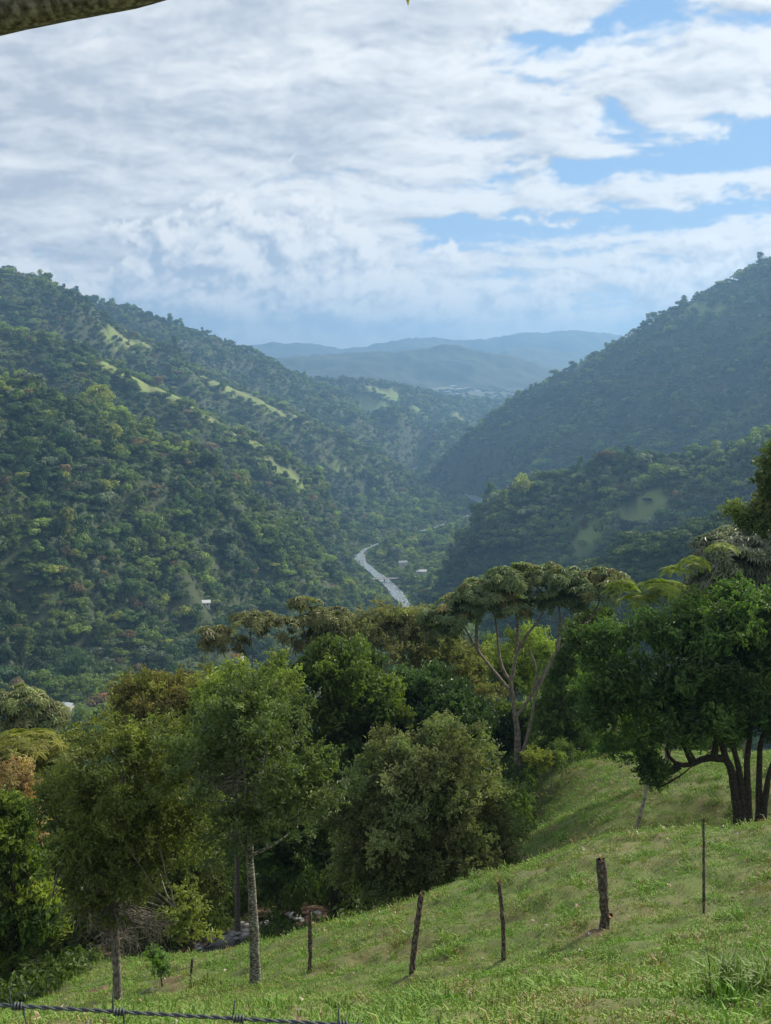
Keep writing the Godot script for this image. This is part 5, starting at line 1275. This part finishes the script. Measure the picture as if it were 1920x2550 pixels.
func stream_near(x: float, z: float) -> float:
	var best := 1e9
	for k in STREAM.size() - 1:
		var a := Vector2(STREAM[k].x, STREAM[k].z)
		var b := Vector2(STREAM[k + 1].x, STREAM[k + 1].z)
		var t := clampf((Vector2(x, z) - a).dot(b - a) / (b - a).length_squared(), 0.0, 1.0)
		best = minf(best, Vector2(x, z).distance_to(a.lerp(b, t)))
	return best

func build_stream() -> void:
	var line := Curve3D.new()
	for p in STREAM:
		line.add_point(Vector3(p.x, 0, p.z))
	tag(put_mesh("stream", ribbon(line, 1.35, 0.12, 0.8), M.water), "narrow dark stream reflecting the sky at the foot of the pasture", "stream", "", "structure")
	# pale stones lying in and beside the water
	rng.seed = 58
	var where := []
	var tint := PackedColorArray()
	var long := line.get_baked_length()
	for k in 130:
		var p := line.sample_baked(rng.randf() * long) + Vector3(rng.randfn() * 0.9, 0, rng.randfn() * 0.9)
		p.y = height(p.x, p.z) + 0.08
		var f := rng.randf_range(0.08, 0.34)
		where.append(Transform3D(Basis(Vector3.UP, rng.randf() * TAU).scaled(Vector3(f, f * 0.8, f)), p))
		var g := rng.randf_range(0.22, 0.5)
		tint.append(Color(g, g * 0.98, g * 0.95))
	tag(put_many("stream_stones", rock_mesh, M.stone, where, tint), "pale stones in the narrow stream below the pasture", "stones", "", "stuff")

# ------------------------------------------------------------------ pasture
func tuft_mesh(seed_: int, blades: int, tall: float, spread: float) -> ArrayMesh:
	rng.seed = seed_
	var s := Shape.new()
	for k in blades:
		var a := rng.randf() * TAU
		var out := Vector3(cos(a), 0, sin(a))
		var root := Vector3(rng.randfn(), 0, rng.randfn()) * spread * 0.45
		root.y = -0.02
		var h := tall * rng.randf_range(0.5, 1.1)
		var lean := rng.randf_range(0.2, 1.0)
		var mid := root + Vector3(0, h * 0.6, 0) + out * h * 0.3 * lean
		var tip := root + Vector3(0, h * (1.0 - 0.35 * lean), 0) + out * h * 0.9 * lean
		var side := out.cross(Vector3.UP) * rng.randf_range(0.0035, 0.007) * (1.0 + tall * 2.0)
		var t := rng.randf_range(0.75, 1.25)
		var col := Color(t * rng.randf_range(0.95, 1.1), t, t * 0.95)
		s.quad(root - side, root + side, mid + side * 0.8, mid - side * 0.8, col)
		s.tri(mid - side * 0.8, mid + side * 0.8, tip, col)
	return s.mesh()

func grass_tint(x: float, z: float) -> Color:
	var g := bump.get_noise_2d(x * 8.0, z * 8.0)
	var f := bump.get_noise_2d(x * 30.0, z * 30.0)
	var c := Color(0.115, 0.225, 0.032).lerp(Color(0.200, 0.245, 0.065), clampf(0.35 + 0.9 * g + rng.randfn() * 0.2, 0.0, 1.0))
	c = c.lerp(Color(0.115, 0.190, 0.050), clampf(0.15 + 1.0 * f + rng.randfn() * 0.2, 0.0, 0.85))
	var odd := rng.randf()
	if odd < 0.07 + 0.22 * maxf(0.0, g):
		c = Color(0.24, 0.19, 0.095)
	var k := 1.3 * rng.randf_range(0.8, 1.2)
	return Color(c.r * k, c.g * k, c.b * k)

func build_grass() -> void:
	var kinds := [tuft_mesh(1, 18, 0.055, 0.15), tuft_mesh(2, 16, 0.075, 0.15), tuft_mesh(3, 20, 0.040, 0.17), tuft_mesh(4, 24, 0.17, 0.15)]
	rng.seed = 17
	var where := [[], [], [], []]
	var tint := [PackedColorArray(), PackedColorArray(), PackedColorArray(), PackedColorArray()]
	var r := 6.5
	while r < 78.0:
		var gap := 0.058 + r * 0.0021
		var count := int(r * deg_to_rad(54.0) / gap)
		for k in count:
			var a := deg_to_rad(-27.0 + 54.0 * (k + rng.randf()) / count)
			var rr := r + rng.randf() * gap
			var x := sin(a) * rr
			var z := -cos(a) * rr
			if rr > 41.0 and not on_far_slope(x, z):
				continue
			var bare := 0.0
			for s in SOIL:
				bare = maxf(bare, s[3] * (1.0 - smoothstep(0.6, 1.1, Vector2(x - s[0], z - s[1]).length() / s[2])))
			if rng.randf() < bare:
				continue
			var lush := bump.get_noise_2d(x * 18.0 + 70.0, z * 18.0)
			if lush < -0.16 and rng.randf() < 0.7:
				continue
			var v := rng.randi() % 3
			if lush > 0.26 and rng.randf() < 0.24:
				v = 3
			var f := rng.randf_range(0.75, 1.3) * (1.0 + maxf(0.0, (rr - 20.0) * 0.022))
			var at := Vector3(x, height(x, z), z)
			where[v].append(Transform3D(Basis(Vector3.UP, rng.randf() * TAU).scaled(Vector3(f, f * rng.randf_range(0.7, 1.2), f)), at))
			tint[v].append(grass_tint(x, z))
		r += gap
	var o := base("grass", Vector3.ZERO)
	tag(o, "short green grass covering the pasture slope", "grass", "", "stuff")
	var n := 0
	for v in 4:
		n += where[v].size()
		put_many("tufts", kinds[v], M.blade, where[v], tint[v], o)
	print("tufts ", n)
	# broad-leaved weeds standing in the grass
	var weeds := []
	var weed_tint := PackedColorArray()
	for k in 420:
		var rr := sqrt(rng.randf_range(60.0, 1450.0))
		var a := deg_to_rad(rng.randf_range(-24.0, 25.0))
		var x := sin(a) * rr
		var z := -cos(a) * rr
		if bump.get_noise_2d(x * 11.0 + 20.0, z * 11.0) < -0.05:
			continue
		var f := rng.randf_range(0.14, 0.42)
		weeds.append(Transform3D(Basis(Vector3.UP, rng.randf() * TAU).scaled(Vector3(f, f * 0.8, f)), Vector3(x, height(x, z) + 0.06 * f, z)))
		var g := rng.randf_range(0.7, 1.3)
		weed_tint.append(Color(0.12 * g, 0.20 * g, 0.045 * g) if rng.randf() < 0.6 else Color(0.19 * g, 0.25 * g, 0.05 * g))
	tag(put_many("weeds", spray_of("oval", 0), M.leaf, weeds, weed_tint), "low broad-leaved weeds dotted over the pasture", "weeds", "", "stuff")
	# fallen leaves and chips lying in the grass
	var dry := Shape.new()
	leaf(dry, Vector3.ZERO, Vector3.RIGHT, Vector3.UP, 0.16, 0.09, 1.0, 0.3)
	leaf(dry, Vector3(0.02, 0.01, 0.02), Vector3(0.6, 0.1, 0.7).normalized(), Vector3.UP, 0.12, 0.06, 0.8, -0.2)
	var lw := []
	var lt := PackedColorArray()
	for k in 1000:
		var rr := sqrt(rng.randf_range(80.0, 1100.0)) if k < 420 else rng.randf_range(42.0, 66.0)
		var a := deg_to_rad(rng.randf_range(-20.0, 24.0))
		var x := sin(a) * rr
		var z := -cos(a) * rr
		if k >= 420 and not on_far_slope(x, z):
			continue
		var f := rng.randf_range(0.3, 0.75) * (1.0 if k < 420 else 1.5)
		lw.append(Transform3D(Basis.from_euler(Vector3(rng.randfn() * 0.4, rng.randf() * TAU, rng.randfn() * 0.4)).scaled(Vector3.ONE * f), Vector3(x, height(x, z) + 0.07, z)))
		var g := rng.randf_range(0.6, 1.2)
		lt.append(Color(0.34 * g, 0.26 * g, 0.17 * g) if rng.randf() < 0.6 else Color(0.40 * g, 0.37 * g, 0.31 * g))
	tag(put_many("fallen_leaves", dry.mesh(), M.stone, lw, lt), "pale dry leaves and chips strewn over the grass", "leaves", "", "stuff")

func build_clumps() -> void:
	var tall := tuft_mesh(8, 90, 0.55, 0.32)
	var low := tuft_mesh(9, 80, 0.36, 0.42)
	var lime := paint(Color(0.15, 0.21, 0.035).linear_to_srgb(), 0.6, true)
	lime.backlight_enabled = true
	lime.backlight = Color(0.6, 0.65, 0.25)
	var deep: StandardMaterial3D = lime.duplicate()
	deep.albedo_color = Color(0.12, 0.19, 0.04).linear_to_srgb()
	for c in CLUMPS:
		var o := base("grass_clump", Vector3(c[0], height(c[0], c[1]), c[1]), c[0] * 7.0)
		tag(o, c[4], "grass clump")
		var m := put_mesh("blades", tall if c[3] == "tall" else low, lime if c[5] else deep, o)
		m.scale = Vector3.ONE * c[2]
		m.set_meta("kind", "stuff")
	# a young plant with a few broad leaves at the brow
	var at := Vector3(PLANT.x, height(PLANT.x, PLANT.z), PLANT.z)
	var o := base("broad_leaved_plant", at)
	tag(o, "young banana-like plant with broad arching leaves on the brow of the pasture", "plant")
	var s := Shape.new()
	s.tube([Vector3(0, -0.05, 0), Vector3(0.01, 0.2, 0), Vector3(0, 0.36, 0)], [0.02, 0.018, 0.012], 6)
	put_mesh("stem", s.mesh(), deep_stem(), o)
	rng.seed = 4
	for k in 5:
		var a := TAU * k / 5.0 + 0.4
		s = Shape.new()
		var out := Vector3(cos(a), 0.75, sin(a)).normalized()
		var p := Vector3(0, 0.33, 0)
		for j in 4:
			var nxt := p + out * 0.12
			var side: Vector3 = out.cross(Vector3.UP).normalized() * [0.02, 0.055, 0.06, 0.04, 0.0][j]
			var side2: Vector3 = out.cross(Vector3.UP).normalized() * [0.02, 0.055, 0.06, 0.04, 0.0][j + 1]
			s.quad(p - side, p + side, nxt + side2, nxt - side2, Color(1, 1, 1))
			p = nxt
			out = (out - Vector3(0, 0.35, 0)).normalized()
		put_mesh("leaf", s.mesh(), lime, o)

func deep_stem() -> StandardMaterial3D:
	return paint(Color(0.09, 0.12, 0.05).linear_to_srgb(), 0.7)

# ------------------------------------------------------------------ fence posts
func build_posts() -> void:
	for p in POSTS:
		rng.seed = int(p.r * 10000.0) + 3
		var foot: Vector3 = p.foot
		foot.y = height(foot.x, foot.z)
		var top: Vector3 = p.top - p.foot
		var o := base("fence_post", foot)
		tag(o, p.label, "fence post", "rough wooden posts of the pasture fence")
		var s := Shape.new()
		var pts := []
		var rad := []
		for k in 15:
			var t := k / 14.0
			pts.append(Vector3(0, -0.3, 0).lerp(top, t) + Vector3(rng.randfn(), 0, rng.randfn()) * p.r * 0.10 + p.bend * sin(t * PI))
			rad.append(p.r * lerpf(1.05, p.get("tip", 0.85), t) * rng.randf_range(0.92, 1.08))
		s.tube(pts, rad, 12, Color.WHITE, 0.2, bump, true)
		put_mesh("shaft", s.mesh(), M[p.bark], o)
		if p.get("cut", false):
			s = Shape.new()
			s.tube([top + Vector3(0, 0.002, 0), top + Vector3(p.r * 0.25, 0.012, 0)], [p.r * 0.84, p.r * 0.80], 12)
			put_mesh("cut_top", s.mesh(), M.fresh_wood, o)
		if p.get("stub", false):
			s = Shape.new()
			s.tube([Vector3(0.02, 0.30, 0.03), Vector3(0.07, 0.36, 0.13)], [0.075, 0.055], 10)
			put_mesh("branch_stub", s.mesh(), M[p.bark], o)
			s = Shape.new()
			s.tube([Vector3(0.0702, 0.3605, 0.131), Vector3(0.072, 0.364, 0.138)], [0.052, 0.050], 10)
			put_mesh("cut_face", s.mesh(), M.fresh_wood, o)
	for w in WIRES:
		var s := Shape.new()
		var pts := []
		var rad := []
		for k in 13:
			var t := k / 12.0
			pts.append(w[0].lerp(w[1], t) - Vector3(0, 0.18 * sin(t * PI), 0))
			rad.append(0.005)
		s.tube(pts, rad, 5)
		tag(put_mesh("fence_wire", s.mesh(), M.wire), w[2], "wire")
	var st := Shape.new()
	var a: Vector3 = STICK[0]
	var b: Vector3 = STICK[1]
	a.y = height(a.x, a.z) + 0.05
	b.y = height(b.x, b.z) + 0.05
	st.tube([a, a.lerp(b, 0.5) + Vector3(0, 0.03, 0), b], [0.025, 0.022, 0.012], 7)
	tag(put_mesh("fallen_stick", st.mesh(), M.grey_bark), "straight dry stick lying in the grass beside the sapling", "stick")

# ------------------------------------------------------------------ the barbed wire in front of the camera
func build_barbed_wire() -> void:
	var o := base("barbed_wire", Vector3.ZERO)
	tag(o, "galvanised barbed wire strand crossing just before the camera", "wire")
	var n := 620
	for e in 2:
		var s := Shape.new()
		var pts := []
		var rad := []
		for k in n + 1:
			var t := k / float(n)
			var p := wire_point(t)
			var a := t * 2.9 / 0.042 * TAU + e * PI
			pts.append(p + Vector3(0, cos(a), sin(a)) * 0.0012)
			rad.append(0.00125)
		s.tube(pts, rad, 8)
		put_mesh("strand", s.mesh(), M.wire, o)
	rng.seed = 12
	for x in BARBS:
		var t: float = (x - wire_point(0.0).x) / (wire_point(1.0).x - wire_point(0.0).x)
		var p := wire_point(t)
		var s := Shape.new()
		var pts := []
		var rad := []
		var spin := rng.randf() * TAU
		var up := Vector3(rng.randf_range(-0.2, 0.2), 1, rng.randf_range(-0.3, 0.3)).normalized()
		pts.append(p + up * 0.021 + Vector3(-0.007, 0, 0)); rad.append(0.0005)
		pts.append(p + up * 0.006 + Vector3(-0.006, 0, 0.002)); rad.append(0.0011)
		for k in 41:
			var f := k / 40.0
			var a := spin + f * TAU * 3.5
			pts.append(p + Vector3(lerpf(-0.006, 0.006, f), cos(a) * 0.0035, sin(a) * 0.0035))
			rad.append(0.0011)
		pts.append(p - up * 0.007 + Vector3(0.006, 0, 0.002)); rad.append(0.0011)
		pts.append(p - up * 0.022 + Vector3(0.008, 0, 0.003)); rad.append(0.0005)
		s.tube(pts, rad, 7)
		put_mesh("barb", s.mesh(), M.wire, o)
	for x in [-2.2, 2.6]:
		var post := base("fence_post", Vector3(x, height(x, -1.05), -1.05))
		tag(post, "squared post outside the view holding the near barbed wire" if x < 0.0 else "round post outside the view holding the near barbed wire", "fence post")
		var s := Shape.new()
		s.tube([Vector3(0, -0.3, 0), Vector3(0.01, 0.7, 0), Vector3(0, 1.45, 0)], [0.06, 0.055, 0.05], 10, Color.WHITE, 0.15, bump)
		put_mesh("shaft", s.mesh(), M.grey_bark, post)

func wire_point(t: float) -> Vector3:
	var a: Vector3 = WIRE_LINE[0]
	var b: Vector3 = WIRE_LINE[1]
	return a.lerp(b, t) - Vector3(0, 0.001 * (4.0 * t * (1.0 - t)), 0)

# ------------------------------------------------------------------ the bough over the camera
func build_bough() -> void:
	rng.seed = 33
	var foot := Vector3(-1.75, height(-1.75, -1.75), -1.75)
	var o := base("overhanging_tree", foot)
	tag(o, "lichen-grey tree leaning in with a thick bough over the view", "tree")
	var s := Shape.new()
	var pts := []
	var rad := []
	for k in 22:
		var t := k / 21.0
		pts.append(Vector3(0, -0.2, 0).lerp(BOUGH[0] - foot, t) + Vector3(0.12 * sin(t * 4.0), 0, 0.05 * sin(t * 5.0)))
		rad.append(lerpf(0.16, 0.085, t))
	s.tube(pts, rad, 18, Color.WHITE, 0.12, bump)
	put_mesh("trunk", s.mesh(), M.lichen, o)
	s = Shape.new()
	pts = []
	rad = []
	var line := Curve3D.new()
	for p in BOUGH:
		line.add_point(p - foot)
	var long := line.get_baked_length()
	for k in 61:
		var t := k / 60.0
		pts.append(line.sample_baked(t * long))
		rad.append(lerpf(0.085, 0.030, t) * (1.0 + 0.10 * exp(-pow((t - 0.43) / 0.02, 2.0))) * (1.0 + 0.03 * sin(t * 37.0)))
	s.tube(pts, rad, 20, Color.WHITE, 0.10, bump)
	put_mesh("bough", s.mesh(), M.lichen, o)
	s = Shape.new()
	var tip: Vector3 = LEAF_TIP - foot
	var stalk := tip + Vector3(-0.004, 0.105, 0.0)
	s.tube([BOUGH[BOUGH.size() - 1] - foot, stalk + Vector3(-0.05, 0.10, 0), stalk + Vector3(-0.01, 0.03, 0), stalk], [0.012, 0.004, 0.0018, 0.0012], 7)
	put_mesh("twig", s.mesh(), M.bark, o)
	for k in 4:
		s = Shape.new()
		var root: Vector3 = stalk + Vector3(-0.03 * k, 0.03 * k + (0.02 if k else 0.0), 0.01 * k)
		var down := Vector3(0.04, -1, 0.0) if k == 0 else Vector3(rng.randfn() * 0.5, 0.4, rng.randfn() * 0.5)
		down = down.normalized()
		var side := Vector3(1, 0.04, 0.15).normalized()
		var widths := [0.001, 0.010, 0.0155, 0.0165, 0.014, 0.009, 0.0045, 0.0]
		for j in 7:
			var p := root + down * 0.015 * j
			var q := root + down * 0.015 * (j + 1)
			for e in [-1.0, 1.0]:
				s.quad(p, p + side * e * widths[j] + Vector3(0, 0, 0.3 * widths[j]), q + side * e * widths[j + 1] + Vector3(0, 0, 0.3 * widths[j + 1]), q, Color.WHITE)
		put_mesh("leaf", s.mesh(), M.near_leaf, o)

# ------------------------------------------------------------------ materials
func paint(color: Color, rough := 0.8, vertex := false) -> StandardMaterial3D:
	var m := StandardMaterial3D.new()
	m.albedo_color = color
	m.roughness = rough
	m.vertex_color_use_as_albedo = vertex
	return m

func noise_texture(freq: float, seed_: int, a: Color, b: Color, c: Color, stretch := false) -> NoiseTexture2D:
	var n := FastNoiseLite.new()
	n.noise_type = FastNoiseLite.TYPE_SIMPLEX_SMOOTH
	n.frequency = freq
	n.fractal_octaves = 5
	n.seed = seed_
	var g := Gradient.new()
	g.offsets = PackedFloat32Array([0.25, 0.5, 0.75])
	g.colors = PackedColorArray([a, b, c])
	var t := NoiseTexture2D.new()
	t.width = 512
	t.height = 512
	t.seamless = true
	t.noise = n
	t.color_ramp = g
	return t

func bark(a: Color, b: Color, c: Color, seed_: int, scale: Vector3) -> StandardMaterial3D:
	var m := StandardMaterial3D.new()
	m.albedo_texture = noise_texture(0.02, seed_, a, b, c)
	m.uv1_triplanar = true
	m.uv1_scale = scale
	m.roughness = 0.9
	m.heightmap_enabled = false
	var n := NoiseTexture2D.new()
	n.noise = FastNoiseLite.new()
	n.noise.frequency = 0.03
	n.noise.seed = seed_ + 5
	n.seamless = true
	n.as_normal_map = true
	n.bump_strength = 6.0
	m.normal_enabled = true
	m.normal_texture = n
	return m

func leaf_paint(rough: float, shine: float, through: Color) -> StandardMaterial3D:
	var m := paint(Color.WHITE, rough, true)
	m.metallic_specular = shine
	m.backlight_enabled = true
	m.backlight = through
	return m

func build_materials() -> void:
	M.land = paint(Color.WHITE, 0.95, true)
	M.canopy = leaf_paint(0.6, 0.4, Color(0.90, 0.97, 0.60))
	M.leaf = leaf_paint(0.5, 0.42, Color(0.90, 0.97, 0.60))
	M.glossy_leaf = leaf_paint(0.42, 0.5, Color(0.85, 0.92, 0.6))
	M.blade = leaf_paint(0.6, 0.4, Color(0.6, 0.65, 0.25))
	M.bark = bark(Color(0.16, 0.13, 0.10), Color(0.26, 0.23, 0.19), Color(0.36, 0.33, 0.28), 3, Vector3(0.9, 0.5, 0.9))
	M.stone = paint(Color.WHITE, 0.9, true)
	var river := StandardMaterial3D.new()
	river.albedo_texture = noise_texture(0.03, 41, Color(0.26, 0.31, 0.33), Color(0.40, 0.45, 0.47), Color(0.72, 0.75, 0.76))
	river.uv1_triplanar = true
	river.uv1_world_triplanar = true
	river.uv1_scale = Vector3(0.02, 0.02, 0.02)
	river.roughness = 0.3
	var ripples := NoiseTexture2D.new()
	ripples.noise = FastNoiseLite.new()
	ripples.noise.frequency = 0.05
	ripples.seamless = true
	ripples.as_normal_map = true
	ripples.bump_strength = 3.0
	river.normal_enabled = true
	river.normal_texture = ripples
	M.river = river
	var water := paint(Color(0.06, 0.065, 0.05), 0.06)
	water.normal_enabled = true
	water.normal_texture = ripples
	water.normal_scale = 0.25
	water.uv1_triplanar = true
	water.uv1_world_triplanar = true
	water.uv1_scale = Vector3(0.4, 0.4, 0.4)
	M.water = water
	M.asphalt = paint(Color(0.36, 0.35, 0.37), 0.9)
	M.concrete = paint(Color(0.62, 0.60, 0.57), 0.9)
	M.grey_bark = bark(Color(0.30, 0.28, 0.26), Color(0.46, 0.44, 0.41), Color(0.60, 0.58, 0.55), 13, Vector3(1.4, 0.5, 1.4))
	M.pale_bark = bark(Color(0.34, 0.31, 0.27), Color(0.48, 0.44, 0.39), Color(0.58, 0.54, 0.49), 23, Vector3(0.5, 0.25, 0.5))
	M.dark_bark = bark(Color(0.12, 0.10, 0.08), Color(0.20, 0.17, 0.14), Color(0.30, 0.27, 0.23), 33, Vector3(1.2, 0.5, 1.2))
	M.spotted_bark = bark(Color(0.16, 0.14, 0.12), Color(0.42, 0.42, 0.38), Color(0.66, 0.67, 0.62), 43, Vector3(0.7, 1.6, 0.7))
	M.post_bark = bark(Color(0.20, 0.16, 0.14), Color(0.30, 0.25, 0.22), Color(0.50, 0.48, 0.44), 53, Vector3(1.6, 0.9, 1.6))
	M.lichen = bark(Color(0.22, 0.19, 0.18), Color(0.38, 0.36, 0.35), Color(0.60, 0.58, 0.57), 63, Vector3(7, 7, 7))
	M.fresh_wood = bark(Color(0.60, 0.44, 0.30), Color(0.68, 0.53, 0.37), Color(0.74, 0.61, 0.46), 73, Vector3(6, 6, 6))
	M.wire = paint(Color(0.33, 0.35, 0.36), 0.6)
	M.wire.metallic = 0.6
	M.near_leaf = paint(Color(0.36, 0.38, 0.12), 0.5)
	M.near_leaf.backlight_enabled = true
	M.near_leaf.backlight = Color(0.5, 0.55, 0.15)

func _ready() -> void:
	# camera
	var cam := Camera3D.new()
	cam.name = "camera"
	cam.fov = 50.0
	cam.near = 0.05
	cam.far = 30000.0
	cam.rotation_degrees = Vector3(-8.228, 0, 0)
	add_child(cam)
	cam.current = true
	# sky, haze and exposure
	var env := Environment.new()
	env.background_mode = Environment.BG_SKY
	env.tonemap_mode = Environment.TONE_MAPPER_LINEAR
	env.tonemap_exposure = 1.3
	env.background_energy_multiplier = 0.78
	env.sdfgi_enabled = true
	env.ssao_enabled = true
	env.ssil_enabled = true
	# even haze; it scatters more light onward than back, so the air towards the sun is brighter
	env.volumetric_fog_enabled = true
	env.volumetric_fog_density = 0.00016
	env.volumetric_fog_albedo = Color(0.60, 0.80, 1.0)
	env.volumetric_fog_anisotropy = 0.45
	var sky := Sky.new()
	var dome := PanoramaSkyMaterial.new()
	dome.panorama = make_sky()
	sky.sky_material = dome
	env.sky = sky
	var world := WorldEnvironment.new()
	world.name = "world"
	world.environment = env
	add_child(world)
	# the sun stands high ahead to the right behind broken cloud
	var sun := DirectionalLight3D.new()
	sun.name = "sun"
	sun.light_energy = 1.6
	sun.light_angular_distance = 12.0
	sun.light_color = Color(1.0, 0.95, 0.86)
	sun.shadow_enabled = true
	sun.rotation_degrees = Vector3(-38, 128, 0)
	add_child(sun)

	bump.noise_type = FastNoiseLite.TYPE_SIMPLEX_SMOOTH
	bump.frequency = 0.05
	bump.seed = 2
	coarse.noise_type = FastNoiseLite.TYPE_SIMPLEX_SMOOTH
	coarse.frequency = 0.004
	coarse.fractal_octaves = 4
	coarse.seed = 8
	build_materials()
	var t := Time.get_ticks_msec()
	solve_near()
	solve_far()
	print("land solved ", Time.get_ticks_msec() - t)
	build_land()
	print("land built ", Time.get_ticks_msec() - t)
	build_mountains()
	build_river()
	build_woods()
	print("woods ", Time.get_ticks_msec() - t)
	build_valley()
	build_stream()
	build_trees()
	print("trees ", Time.get_ticks_msec() - t)
	build_undergrowth()
	build_grass()
	build_clumps()
	build_posts()
	build_barbed_wire()
	build_bough()
	print("all ", Time.get_ticks_msec() - t)
